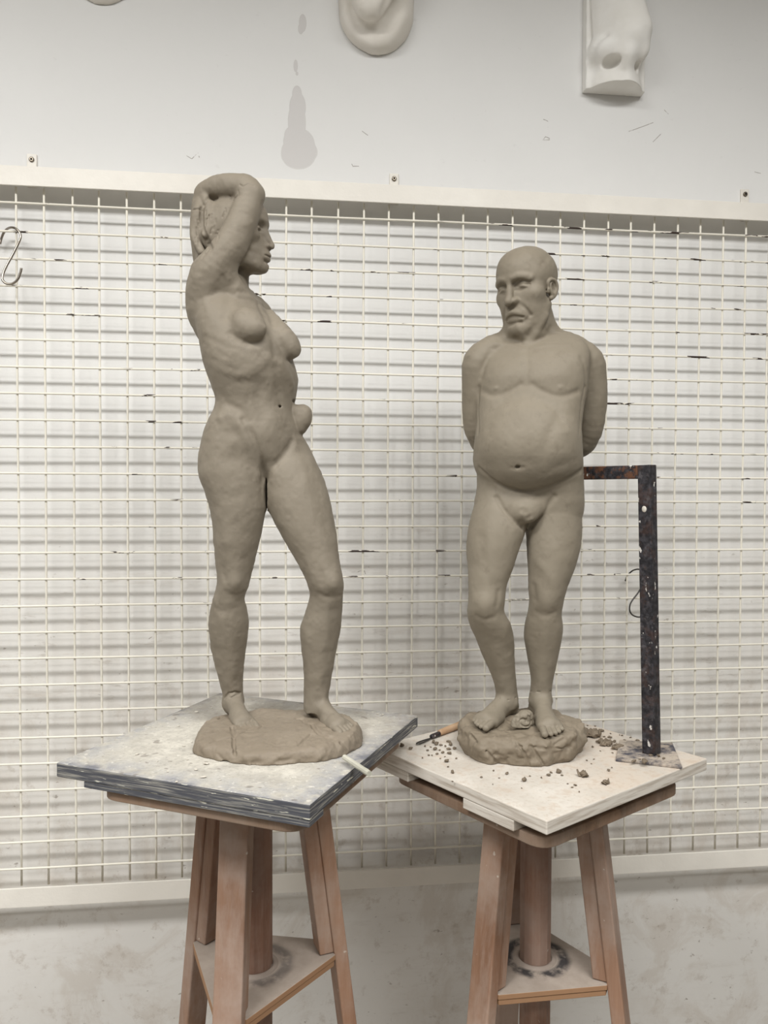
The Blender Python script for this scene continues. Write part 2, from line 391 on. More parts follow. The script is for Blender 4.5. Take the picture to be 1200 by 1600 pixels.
for (px, py) in ((49, 252), (616, 282), (1165, 306)):
    p = at_y(px, py, WALL_Y-.006); top = p.z+.015
    bm = bmesh.new()
    add_box(bm, p.x-.009, p.x+.009, WALL_Y-.004, WALL_Y, gz(0)+.045, top, bevel=.001)
    add_box(bm, p.x-.009, p.x+.009, MESH_Y+.0062, WALL_Y-.002, gz(0)+.045, gz(0)+.049)
    b = obj('mounting_bracket', bm, M_RAIL, panel)
    bm = bmesh.new(); z = p.z+.004
    add_tube(bm, [(p.x, WALL_Y-.003, z), (p.x, WALL_Y-.0062, z), (p.x, WALL_Y-.0072, z)], [.0048, .0048, .0034], 14)
    s = obj('screw', bm, M_SCREW, b, smooth=False)
    bm = bmesh.new()
    add_box(bm, p.x-.0017, p.x+.0017, WALL_Y-.0077, WALL_Y-.0068, z-.0017, z+.0017)
    obj('screw_recess', bm, M_HOLE, s)
    bm = bmesh.new(); add_tube(bm, [(p.x-.002, WALL_Y-.0039, gz(0)+.072), (p.x-.002, WALL_Y-.0043, gz(0)+.072)], .0042, 14)
    obj('bolt_hole', bm, M_HOLE, b)

def hook(name, pts, r, mat, label):
    bm = bmesh.new(); P = [at_y(px, py, MESH_Y-dy) for (px, py, dy) in pts]
    add_tube(bm, spline(P, 7), r, 10)
    return tag(obj(name, bm, mat, smooth=True, origin=P[len(P)//2]), label, 'hook')
hook('s_hook', [(0,381,-.013),(3,370,-.013),(7,362,-.011),(12,357.3,-.004),(17,355.6,.006),(23,356.5,.012),(29,361,.014),(32,367,.015),(31,375,.016),(22,394,.018),(10,416,.022),(5,428,.024),(4,437,.026),(10,443,.027),(20,443,.028),(28,436,.029),(32,426,.029),(33.5,419,.029)],
     .0022, M_STEEL, 'shiny steel S hook hanging on the wire grid at the left edge')
hook('s_hook', [(977,908,-.01),(980,900,-.01),(986,893.5,-.006),(991,890.5,0),(998,889.5,.009),(1005,893,.012),(1007,904,.013),(999,923,.014),(988,938,.016),(984,947,.018),(984.5,956,.02),(990,962,.021),(1000,964,.022),(1008,959,.022)],
     .0016, M_DARKWIRE, 'thin dark S hook on the wire grid behind the black iron post')

# ------------------------------------------------------------------ modelling stands and boards
def quad_at(pix, z): return [at_z(px, py, z) for px, py in pix]
def square_fit(pix, z):
    """best rectangle through four picture corners on a horizontal plane -> centre, x axis angle, half sizes"""
    q = quad_at(pix, z); c = sum(q, Vector())/4
    e1 = (q[1]-q[0]+q[2]-q[3])/2; e2 = (q[3]-q[0]+q[2]-q[1])/2
    ang = math.atan2(e1.y, e1.x)
    return c, ang, e1.length/2, e2.length/2
# corners in order: left, front, right, back
LB = square_fit([(87,1191),(486.5,1259),(651,1117),(345,1083)], ZL)
RB = square_fit([(583,1166),(852.5,1281.5),(1107,1186),(829,1105)], ZR)
TH_L, TH_R = .019, .019
def RM(c, ang): return Matrix.Translation(c) @ Matrix.Rotation(ang, 4, 'Z')

def board(name, fit, z, th, mat, label, battens, jitter):
    c, ang, hx, hy = fit
    root = empty(name, (c.x, c.y, z-th), label, 'board')
    o_m = RM(Vector((c.x, c.y, z)), ang)
    bm = bmesh.new(); add_box(bm, -hx, hx, -hy, hy, -th, 0, bevel=.0016, seg=2)
    s = obj('panel', bm, mat); s.matrix_world = o_m; s.parent = root; s.matrix_parent_inverse = root.matrix_world.inverted()
    for (x0, x1, y0, y1, h) in battens:
        bm = bmesh.new(); add_box(bm, x0*hx, x1*hx, y0*hy, y1*hy, -th-h, -th-.0002, bevel=.001)
        b = obj('batten', bm, mat); b.matrix_world = o_m; b.parent = root; b.matrix_parent_inverse = root.matrix_world.inverted()
    return root
# x axis of a board runs left corner -> front corner, y axis front -> right
BAT_L, BAT_R = .0085, .015
board('modelling_board', LB, ZL, TH_L, M_GREYB, 'thick grey paint-stained plywood board under the standing woman', [(-.76, .995, -.995, -.80, BAT_L), (-.76, .93, .5, .72, BAT_L)], 0)
board('modelling_board', RB, ZR, TH_R, M_WHITEB, 'thick white-painted board strewn with clay crumbs under the standing man',
      [(-1.0, -.52, -.997, -.80, BAT_R), (.16, .69, -1.0, -.78, BAT_R), (-.6, .6, .3, .55, BAT_R)], 0)

def plate_rect(Mi, z, pix):
    a, f, r = (Mi @ at_z(px, py, z) for px, py in pix)
    return a.x, (f.y+a.y)/2, f.x if r is None else (f.x+r.x)/2, r.y
def stand(fit, z_under, plate_half, plate_off, th_plate, angs, r_top, r_shelf, z_shelf, post_px, label, ring, post_r=.0255):
    c, ang, hx, hy = fit
    zt = z_under; zb = z_under-th_plate
    axis = Vector((c.x, c.y, 0))
    pl = at_z(post_px, 773, 1.5) if False else None
    root = empty('modelling_stand', (axis.x, axis.y, 0), label, 'stand')
    # top plate with rounded corners, under the board
    M = RM(Vector((c.x, c.y, 0)), ang); Mi = M.inverted()
    x0, y0, x1, y1 = plate_rect(Mi, (zt+zb)/2, plate_off)
    ox, oy, px, py = (x0+x1)/2, (y0+y1)/2, (x1-x0)/2, (y1-y0)/2
    poly = rounded_quad([Vector((ox-px, oy-py, 0)), Vector((ox+px, oy-py, 0)), Vector((ox+px, oy+py, 0)), Vector((ox-px, oy+py, 0))], .03)
    bm = bmesh.new(); add_prism(bm, poly, zb, zt-.0004, bevel=.0015)
    o = obj('top_plate', bm, M_PLATE); o.matrix_world = M; o.parent = root; o.matrix_parent_inverse = root.matrix_world.inverted()
    # centre post
    bm = bmesh.new(); n = 12
    for _ in (0,):
        pts = [(axis.x, axis.y, z_shelf-.34), (axis.x, axis.y, zb)]
        add_tube(bm, pts, post_r, n)
    obj('post', bm, M_POST, root)
    # legs: an outer bar to the floor and a shorter inner bar that stops on the shelf
    slope = (r_shelf-r_top)/(zb-z_shelf)
    for a in angs:
        d = Vector((math.cos(a), math.sin(a), 0)); tn = Vector((-math.sin(a), math.cos(a), 0))
        def bar(bm, w, r_in, r_out, z0, z1, bev):
            b = bmesh.new(); vs = []
            for z in (z0, z1):
                k = r_top+slope*(zb-z)
                for rr, sgn in ((r_in, -1), (r_in, 1), (r_out, 1), (r_out, -1)):
                    p = axis + d*(k+rr) + tn*(sgn*w/2); vs.append(b.verts.new((p.x, p.y, z)))
            for f in ((0,1,2,3),(7,6,5,4),(0,4,5,1),(1,5,6,2),(2,6,7,3),(3,7,4,0)): b.faces.new([vs[i] for i in f])
            bmesh.ops.recalc_face_normals(b, faces=b.faces)
            bmesh.ops.bevel(b, geom=b.edges[:], offset=bev, segments=2, affect='EDGES', profile=.5)
            merge(bm, b)
        bm = bmesh.new()
        bar(bm, .040, .0, .022, .0, zb-.0005, .0025)
        bar(bm, .034, -.022, .0005, z_shelf+.001, zb-.0005, .002)
        leg = obj('leg', bm, M_WOOD if a != angs[0] else M_WOOD2, root)
        # bolt hole low on the outer bar
    # triangular shelf with cut corners
    poly = []
    for a in sorted(angs):
        d = Vector((math.cos(a), math.sin(a), 0)); tn = Vector((-math.sin(a), math.cos(a), 0))
        poly += [d*(r_shelf+.001)-tn*.0215, d*(r_shelf+.001)+tn*.0215]
    bm = bmesh.new(); add_prism(bm, poly, -.008, 0, bevel=.0008)
    add_prism(bm, [p*.985 for p in poly], -.017, -.0085, bevel=.0008)
    o = obj('shelf', bm, mat_shelf(ring)); o.matrix_world = Matrix.Translation((axis.x, axis.y, z_shelf)); o.parent = root
    o.matrix_parent_inverse = root.matrix_world.inverted()
    # worn collar round the post on the shelf
    bm = bmesh.new(); n = 40
    prof = [(post_r+.0008, 0), (post_r+.0008, .0016), (post_r+.003, .0022), (post_r+.0075, .0016), (post_r+.009, 0)]
    rings = [[bm.verts.new((axis.x+r*math.cos(2*math.pi*k/n), axis.y+r*math.sin(2*math.pi*k/n), z_shelf+z)) for k in range(n)] for r, z in prof]
    for A, B in zip(rings[:-1], rings[1:]):
        for k in range(n): bm.faces.new((A[k], A[(k+1)%n], B[(k+1)%n], B[k]))
    obj('collar', bm, M_COLLAR, root, smooth=True)
    return root
def w_ang(deg): return math.radians(deg)-YAW
stand(LB, ZL-TH_L-BAT_L, None, ((150, 1241), (488, 1297), (618, 1153)), .0145, [w_ang(22), w_ang(142), w_ang(264)], .079, .118, 1.5-.703, 397,
      'dusty wooden tripod modelling stand carrying the grey board', .55)
stand(RB, ZR-TH_R-BAT_R, None, ((613, 1212), (856, 1325), (1060, 1229)), .016, [w_ang(222), w_ang(334), w_ang(98)], .082, .118, 1.5-.76, 833,
      'dusty wooden tripod modelling stand carrying the white board, black ring on its shelf', .95)

# ------------------------------------------------------------------ sculpting engine: smooth-blended distance field, meshed by surface nets
class Sculpt:
    def __init__(s, D, px_box, w_box, h, fine=None):
        """D: reference depth (m). px_box: x0,y0,x1,y1 in picture units, w_box: depth range in picture units (+ = towards the viewer).
        h: voxel in mm. fine: (x0,y0,x1,y1,h) region sampled finer."""
        s.D = D*1000.; s.u = D*1000./F_PX
        h *= Q
        lo = [s.P(px_box[0], px_box[3], w)[0] for w in w_box] + [s.P(px_box[0], px_box[1], w)[0] for w in w_box]
        hi = [s.P(px_box[2], px_box[3], w)[0] for w in w_box] + [s.P(px_box[2], px_box[1], w)[0] for w in w_box]
        zl = [s.P(600, px_box[3], w)[2] for w in w_box]; zh = [s.P(600, px_box[1], w)[2] for w in w_box]
        def axis(a, b, f=None):
            if f is None: return np.arange(a, b+h, h)
            c, d, hf = f; hf *= Q; out = []
            x = a
            while x < b+h:
                out.append(x); x += hf if c <= x <= d else h
            return np.array(out)
        fx = fz = None
        if fine:
            a = s.P(fine[0], fine[3], 0); b = s.P(fine[2], fine[1], 0); fx = (a[0], b[0], fine[4]); fz = (a[2], b[2], fine[4])
        s.X = axis(min(lo), max(hi), fx).astype(np.float32); s.Y = axis(w_box[0]*s.u, w_box[1]*s.u, (-60*s.u, 75*s.u, fine[4]) if fine else None).astype(np.float32)
        s.Z = axis(min(zl), max(zh), fz).astype(np.float32)
        s.F = np.full((len(s.X), len(s.Y), len(s.Z)), 40., np.float32)
    def P(s, px, py, w=0.):
        """picture point + depth offset -> local mm (right, towards viewer, up)"""
        d = s.D - w*s.u
        r = FC + UC*((px-600)/F_PX) + VC*((py-800)/F_PX)
        k = d/ r.dot(FWD)
        return np.array([r.dot(RGT)*k, s.D-d, r.z*k])
    def sc(s, w): return s.u*(1-w*s.u/s.D)
    def box(s, lo, hi, m):
        o = []
        for A, a, b in zip((s.X, s.Y, s.Z), lo, hi):
            i, j = np.searchsorted(A, a-m), np.searchsorted(A, b+m)
            if j <= i: return None
            o.append(slice(i, j))
        return tuple(o)
    def grid(s, b): return s.X[b[0]][:, None, None], s.Y[b[1]][None, :, None], s.Z[b[2]][None, None, :]
    def put(s, b, d, k, mode):
        A = s.F[b]
        if mode == 'add':
            h = np.clip(.5+.5*(A-d)/k, 0, 1); s.F[b] = A*(1-h)+d*h - k*h*(1-h)
        elif mode == 'sub':
            h = np.clip(.5-.5*(A+d)/k, 0, 1); s.F[b] = A*(1-h)-d*h + k*h*(1-h)
    def axes(s, yaw=0, pitch=0, roll=0):
        """rows: lateral, front, up. yaw turns the front towards the right of the picture."""
        y, p, r = (math.radians(v) for v in (yaw, pitch, roll))
        L = np.array([math.cos(y), -math.sin(y), 0]); Fr = np.array([math.sin(y), math.cos(y), 0]); U = np.array([0, 0, 1.])
        Fr, U = Fr*math.cos(p)+U*math.sin(p), U*math.cos(p)-Fr*math.sin(p)
        L, U = L*math.cos(r)+U*math.sin(r), U*math.cos(r)-L*math.sin(r)
        return np.array([L, Fr, U])
    def ell(s, c, r, k=6., mode='add', R=None, mm=False):
        """ellipsoid, c=(px,py,w), r=(lateral, depth, height) in picture units"""
        C = np.array(c, float) if mm else s.P(*c); q = 1. if mm else s.sc(c[2]); r = np.array(r, float)*q
        m = max(r)+k*1.2+3; b = s.box(C-m+max(r)*0, C+m, 0) if True else None
        if b is None: return
        x, y, z = s.grid(b); x, y, z = x-C[0], y-C[1], z-C[2]
        if R is not None: x, y, z = (R[i][0]*x+R[i][1]*y+R[i][2]*z for i in range(3))
        k0 = np.sqrt((x/r[0])**2+(y/r[1])**2+(z/r[2])**2); k1 = np.sqrt((x/r[0]**2)**2+(y/r[1]**2)**2+(z/r[2]**2)**2)+1e-6
        s.put(b, (k0*(k0-1)/k1).astype(np.float32), k, mode)
    def _poly(s, P, r, b, flat=None):
        x, y, z = s.grid(b); best = None
        for i in range(len(P)-1):
            a, d = P[i], P[i+1]-P[i]; ra, rb = r[i], r[i+1]
            X, Y, Z = x-a[0], y-a[1], z-a[2]
            if flat is not None:
                ax, sc = flat; g = (X*ax[0]+Y*ax[1]+Z*ax[2])*(1/sc-1); X, Y, Z = X+g*ax[0], Y+g*ax[1], Z+g*ax[2]
                gd = (d@ax)*(1/sc-1); d = d+gd*ax
            t = np.clip((X*d[0]+Y*d[1]+Z*d[2])/(d@d+1e-9), 0, 1)
            q = np.sqrt((X-t*d[0])**2+(Y-t*d[1])**2+(Z-t*d[2])**2)-(ra+(rb-ra)*t)
            best = q if best is None else np.minimum(best, q)
        return best.astype(np.float32)
    def sweep(s, pts, k=6., mode='add', n=3, flat=None, mm=False):
        """round-section limb through (px,py,w,radius) points"""
        A = np.array(pts, float)
        if n > 1 and len(A) > 2:
            A = np.array([list(v)+[0]*0 for v in catmull(A, n)])
        P = np.array([(a[:3] if mm else s.P(*a[:3])) for a in A]); r = np.array([a[3]*(1. if mm else s.sc(a[2])) for a in A])
        m = max(r)+k*1.2+3; b = s.box(P.min(0)-m, P.max(0)+m, 0)
        if b is None: return
        s.put(b, s._poly(P, r, b, flat), k, mode)
    def stroke(s, pts, r, amp, n=4, mm=False):
        """raise (amp>0) or press (amp<0) the surface along a line; r = width"""
        A = np.array(pts, float)
        if n > 1 and len(A) > 2: A = catmull(A, n)
        if not mm: A = np.array(s.onto([tuple(a) for a in A]))
        P = np.array([(a[:3] if mm else s.P(*a[:3])) for a in A]); q = 1. if mm else s.u
        r *= q; m = r*2.6; b = s.box(P.min(0)-m, P.max(0)+m, 0)
        if b is None: return
        d = s._poly(P, np.zeros(len(P)), b)
        s.F[b] -= (amp*q*np.exp(-(d/r)**2)).astype(np.float32)
    def bump(s, c, r, amp, R=None):
        c = s.onto([c])[0]; C = s.P(*c); r = np.array(r, float)*s.u; m = max(r)*2.5; b = s.box(C-m, C+m, 0)
        if b is None: return
        x, y, z = s.grid(b); x, y, z = x-C[0], y-C[1], z-C[2]
        if R is not None: x, y, z = (R[i][0]*x+R[i][1]*y+R[i][2]*z for i in range(3))
        s.F[b] -= (amp*s.u*np.exp(-((x/r[0])**2+(y/r[1])**2+(z/r[2])**2))).astype(np.float32)
    def bump_mm(s, C, r, amp):
        b = s.box(C-2.5*r, C+2.5*r, 0); x, y, z = s.grid(b)
        s.F[b] -= (amp*np.exp(-((x-C[0])**2+(y-C[1])**2+(z-C[2])**2)/(r*r))).astype(np.float32)
    def loft(s, rows, k=8., n=2.):
        """stack of horizontal sections: (py, xleft, xright, w, yaw, kfront, kback) - silhouette edges in picture units,
        yaw of the section, front / back half depth as a share of the lateral half width"""
        T = []
        for (py, xl, xr, w, yaw, kf, kb) in rows:
            y = math.radians(yaw); c, sn = math.cos(y), math.sin(y)
            kr, kl = (kf, kb) if sn >= 0 else (kb, kf)
            er, el = math.hypot(c, kr*sn), math.hypot(c, kl*sn)
            a = (xr-xl)/(er+el); cx = xl+a*el; q = s.sc(w)
            p = s.P(cx, py, w); T.append((p[2], p[0], p[1], a*q, a*kf*q, a*kb*q, y))
        T = np.array(sorted(T)); zz = T[:, 0]
        z = s.Z; iz = slice(np.searchsorted(z, zz[0]-k-3), np.searchsorted(z, zz[-1]+k+3)); zc = np.clip(z[iz], zz[0], zz[-1])
        V = [pchip(zz, T[:, i], zc) for i in range(1, 7)]
        cx, cy, a, bf, bb, yw = V; mx = np.maximum(a, np.maximum(bf, bb))
        b = s.box((np.min(cx-mx), np.min(cy-mx), s.Z[0]), (np.max(cx+mx), np.max(cy+mx), s.Z[-1]), k*1.2+3)
        b = (b[0], b[1], iz)
        x = s.X[b[0]][:, None, None]-cx[None, None, :]; y = s.Y[b[1]][None, :, None]-cy[None, None, :]
        c, sn = np.cos(yw), np.sin(yw); u = x*c-y*sn; v = x*sn+y*c
        bd = np.where(v > 0, bf, bb)
        if n == 2.: r = np.sqrt((u/a)**2+(v/bd)**2)+1e-6
        else: r = ((np.abs(u)/a)**n+(np.abs(v)/bd)**n)**(1/n)+1e-6
        d = np.sqrt(u*u+v*v)*(1-1/r)
        dz = np.abs(z[iz]-zc)[None, None, :]
        d = np.where(dz > 0, np.hypot(np.maximum(d, 0), dz)+np.minimum(d, 0)*0, d)
        s.put(b, d.astype(np.float32), k, 'add')
    def surf(s, px, py, w):
        """depth of the sculpted surface seen at a picture point (falls back to w)"""
        W = np.arange(130., -110., -.8); P = np.array([s.P(px, py, 0), s.P(px, py, 50)])
        d = s.D-W*s.u; r = FC + UC*((px-600)/F_PX) + VC*((py-800)/F_PX); k = d/r.dot(FWD)
        q = np.stack([r.dot(RGT)*k, s.D-d, r.z*k], 1)
        ix = [np.clip(np.searchsorted(A, q[:, i]), 0, len(A)-1) for i, A in enumerate((s.X, s.Y, s.Z))]
        f = s.F[ix[0], ix[1], ix[2]]; n = np.nonzero(f < 0)[0]
        return float(W[n[0]]) if len(n) else w
    def onto_dir(s, p, d, far=45., back=45.):
        """slide a local point along d (mm) to the sculpted surface, coming from outside"""
        T = np.arange(far, -back, -.6); q = np.array(p)[None]+np.array(d)[None]*T[:, None]
        ix = [np.clip(np.searchsorted(A, q[:, i]), 0, len(A)-1) for i, A in enumerate((s.X, s.Y, s.Z))]
        n = np.nonzero(s.F[ix[0], ix[1], ix[2]] < 0)[0]
        return q[n[0]] if len(n) else np.array(p)
    def onto(s, pts):
        return [(p[0], p[1], s.surf(*p[:3]), *p[3:]) for p in pts]
    def noise(s, amp, scale, seed, zr=None):
        """lumpy hand-worked surface: smooth random displacement of about amp mm over patches of scale mm"""
        rs = np.random.RandomState(seed)
        iz = slice(0, len(s.Z)) if zr is None else slice(*np.searchsorted(s.Z, zr))
        ax = [s.X, s.Y, s.Z[iz]]; dims = [int((a[-1]-a[0])/scale)+4 for a in ax]
        G = rs.randn(*dims).astype(np.float32)
        for i, a in enumerate(ax):
            t = (a-a[0])/scale; j = t.astype(int); f = (t-j).astype(np.float32); f = f*f*(3-2*f)
            sh = [1, 1, 1]; sh[i] = -1; f = f.reshape(sh)
            G = np.take(G, j, i)*(1-f)+np.take(G, j+1, i)*f
        s.F[:, :, iz] += amp*G
    def clip(s, axis, val, side):
        """cut flat: keep side (+1 above / -1 below) of a level plane, mm"""
        A = (s.X, s.Y, s.Z)[axis]; sh = [1, 1, 1]; sh[axis] = -1
        d = ((val-A) if side > 0 else (A-val)).reshape(sh).astype(np.float32)
        np.maximum(s.F, d, out=s.F)
    def mesh(s, name, mat, parent=None):
        v, q = surface_nets(s.F, s.X, s.Y, s.Z)
        # local mm -> world
        fw = (s.D-v[:, 1])/1000.; x = v[:, 0]/1000.; z = v[:, 2]/1000.
        W = np.stack([CAM.x+x*RGT.x+fw*FWD.x, CAM.y+x*RGT.y+fw*FWD.y, CAM.z+z], 1)
        org = np.array(parent.location) if parent else W.mean(0)
        o = mesh_from(name, W-org, q, mat)
        o.location = org; o.matrix_world = Matrix.Translation(Vector(org))
        s.F = None
        return link(o, parent)
def mesh_from(name, v, q, mat):
    me = bpy.data.meshes.new(name)
    me.vertices.add(len(v)); me.vertices.foreach_set('co', v.astype(np.float32).ravel())
    me.loops.add(len(q)*4); me.loops.foreach_set('vertex_index', q.astype(np.int32).ravel())
    me.polygons.add(len(q)); me.polygons.foreach_set('loop_start', np.arange(0, len(q)*4, 4, dtype=np.int32))
    me.polygons.foreach_set('use_smooth', np.ones(len(q), bool))
    me.update(calc_edges=True); me.validate(); me.materials.append(mat)
    return bpy.data.objects.new(name, me)
def catmull(A, n):
    P = np.vstack([2*A[0]-A[1], A, 2*A[-1]-A[-2]]); out = []
    for i in range(1, len(P)-2):
        a, b, c, d = P[i-1:i+3]
        for k in range(n):
            t = k/n; out.append(.5*(2*b+(c-a)*t+(2*a-5*b+4*c-d)*t*t+(3*b-a-3*c+d)*t**3))
    out.append(A[-1]); return np.array(out)
def pchip(x, y, xi):
    h = np.diff(x); dl = np.diff(y)/h; m = np.zeros_like(y)
    for i in range(1, len(x)-1):
        m[i] = (dl[i-1]*h[i]+dl[i]*h[i-1])/(h[i-1]+h[i])
    m[0], m[-1] = dl[0], dl[-1]
    i = np.clip(np.searchsorted(x, xi)-1, 0, len(x)-2); t = (xi-x[i])/h[i]
    return ((1+2*t)*(1-t)**2*y[i]+t*(1-t)**2*h[i]*m[i]+t*t*(3-2*t)*y[i+1]+t*t*(t-1)*h[i]*m[i+1]).astype(np.float32)
def surface_nets(F, X, Y, Z):
    S = F < 0; nx, ny, nz = F.shape
    cnt = np.zeros((nx-1, ny-1, nz-1), np.int8)
    for i in (0, 1):
        for j in (0, 1):
            for k in (0, 1): cnt += S[i:nx-1+i, j:ny-1+j, k:nz-1+k]
    act = (cnt > 0) & (cnt < 8)
    idx = np.full(act.shape, -1, np.int32); I, J, K = np.nonzero(act); idx[act] = np.arange(len(I), dtype=np.int32)
    acc = np.zeros((len(I), 3)); num = np.zeros(len(I))
    for ax in range(3):
        o1, o2 = [a for a in range(3) if a != ax]
        for p in (0, 1):
            for q in (0, 1):
                d0 = [0, 0, 0]; d0[o1] = p; d0[o2] = q; d1 = d0[:]; d1[ax] = 1
                a = F[I+d0[0], J+d0[1], K+d0[2]]; b = F[I+d1[0], J+d1[1], K+d1[2]]
                msk = (a < 0) != (b < 0); t = np.where(msk, a/(a-b+1e-12), 0)
                pos = np.stack([np.full(len(I), float(d0[0])), np.full(len(I), float(d0[1])), np.full(len(I), float(d0[2]))], 1)
                pos[:, ax] = t
                acc += pos*msk[:, None]; num += msk
    acc /= num[:, None]
    v = np.stack([X[I]+acc[:, 0]*(X[I+1]-X[I]), Y[J]+acc[:, 1]*(Y[J+1]-Y[J]), Z[K]+acc[:, 2]*(Z[K+1]-Z[K])], 1)
    quads = []
    for ax in range(3):
        o1, o2 = [(1, 2), (2, 0), (0, 1)][ax]
        sl0 = [slice(None)]*3; sl1 = [slice(None)]*3; sl0[ax] = slice(0, -1); sl1[ax] = slice(1, None)
        for o in (o1, o2): sl0[o] = slice(1, -1); sl1[o] = slice(1, -1)
        a, b = S[tuple(sl0)], S[tuple(sl1)]
        for flip, msk in ((0, a & ~b), (1, ~a & b)):
            P = np.array(np.nonzero(msk)).T
            if not len(P): continue
            P[:, o1] += 1; P[:, o2] += 1
            def cell(d1, d2):
                c = P.copy(); c[:, o1] -= d1; c[:, o2] -= d2; return idx[c[:, 0], c[:, 1], c[:, 2]]
            qd = np.stack([cell(1, 1), cell(0, 1), cell(0, 0), cell(1, 0)], 1)
            quads.append(qd[:, ::-1] if flip else qd)
    return v, np.vstack(quads)
# ------------------------------------------------------------------ the standing woman
def mid(a, b, t=.5): return tuple(x+(y-x)*t for x, y in zip(a, b))
def toes(S, base, fwd, side, lens, rad, spread=1.0):
    pass
def foot(S, heel, toe, z0, wid, ankle, kmm=7, hgt=1.0, flare=0, inner=1):
    """heel, toe: local mm (x, y) points on the ground level z0; ankle: local mm point. One continuous wedge with five toes."""
    h, t = np.array(heel, float), np.array(toe, float); d = t-h; L = np.hypot(*d); d /= L; n = np.array([d[1], -d[0]])
    def p(f, s, z): q = h+d*f*L+n*s; return np.array([q[0], q[1], z0+z])
    w = wid
    up = (np.array([0, 0, 1.]), .72)
    # heel, arch and ball
    S.sweep([(*p(.06, 0, w*.24), w*.27), (*p(.3, 0, w*.24), w*.25), (*p(.55, 0, w*.18), w*.27), (*p(.74, 0, w*.15), w*.26)], k=kmm, mm=True)
    S.sweep([(*p(.5, -w*.16, w*.14), w*.2), (*p(.76, -w*.22, w*.13), w*.2)], k=kmm, mm=True)
    S.sweep([(*p(.5, w*.16, w*.12), w*.18), (*p(.74, w*.24, w*.1), w*.17)], k=kmm, mm=True)
    # instep rising to the ankle
    a = np.array(ankle, float)
    S.sweep([(*a, w*.3), (*(a*.45+p(.42, 0, w*.36)*.55), w*.29), (*p(.55, -w*.04, w*.26), w*.24), (*p(.72, -w*.05, w*.17), w*.17)], k=kmm, mm=True)
    S.sweep([(*a, w*.3), (*p(.12, 0, w*.42), w*.26), (*p(.07, 0, w*.25), w*.25)], k=kmm, mm=True)
    # ankle bones
    for sgn in (-1, 1):
        q = a+np.array([n[0], n[1], 0])*sgn*w*.27+np.array([0, 0, -w*.06]); S.ell(q, (w*.1,)*3, k=kmm*.8, mm=True)
    # toes, big toe on the inner side
    for i, (s, ln, r) in enumerate(((-.28, 1.0, .115), (-.1, .985, .082), (.05, .95, .076), (.18, .9, .072), (.3, .84, .068))):
        s *= inner
        S.sweep([(*p(.7, s*w*.95, w*.13), w*r*.95), (*p(.82+.02*(i == 0), s*w*1.03, w*.13), w*r), (*p(ln-.03, s*w*1.08, w*.085), w*r*.95)], k=2.2, mm=True)

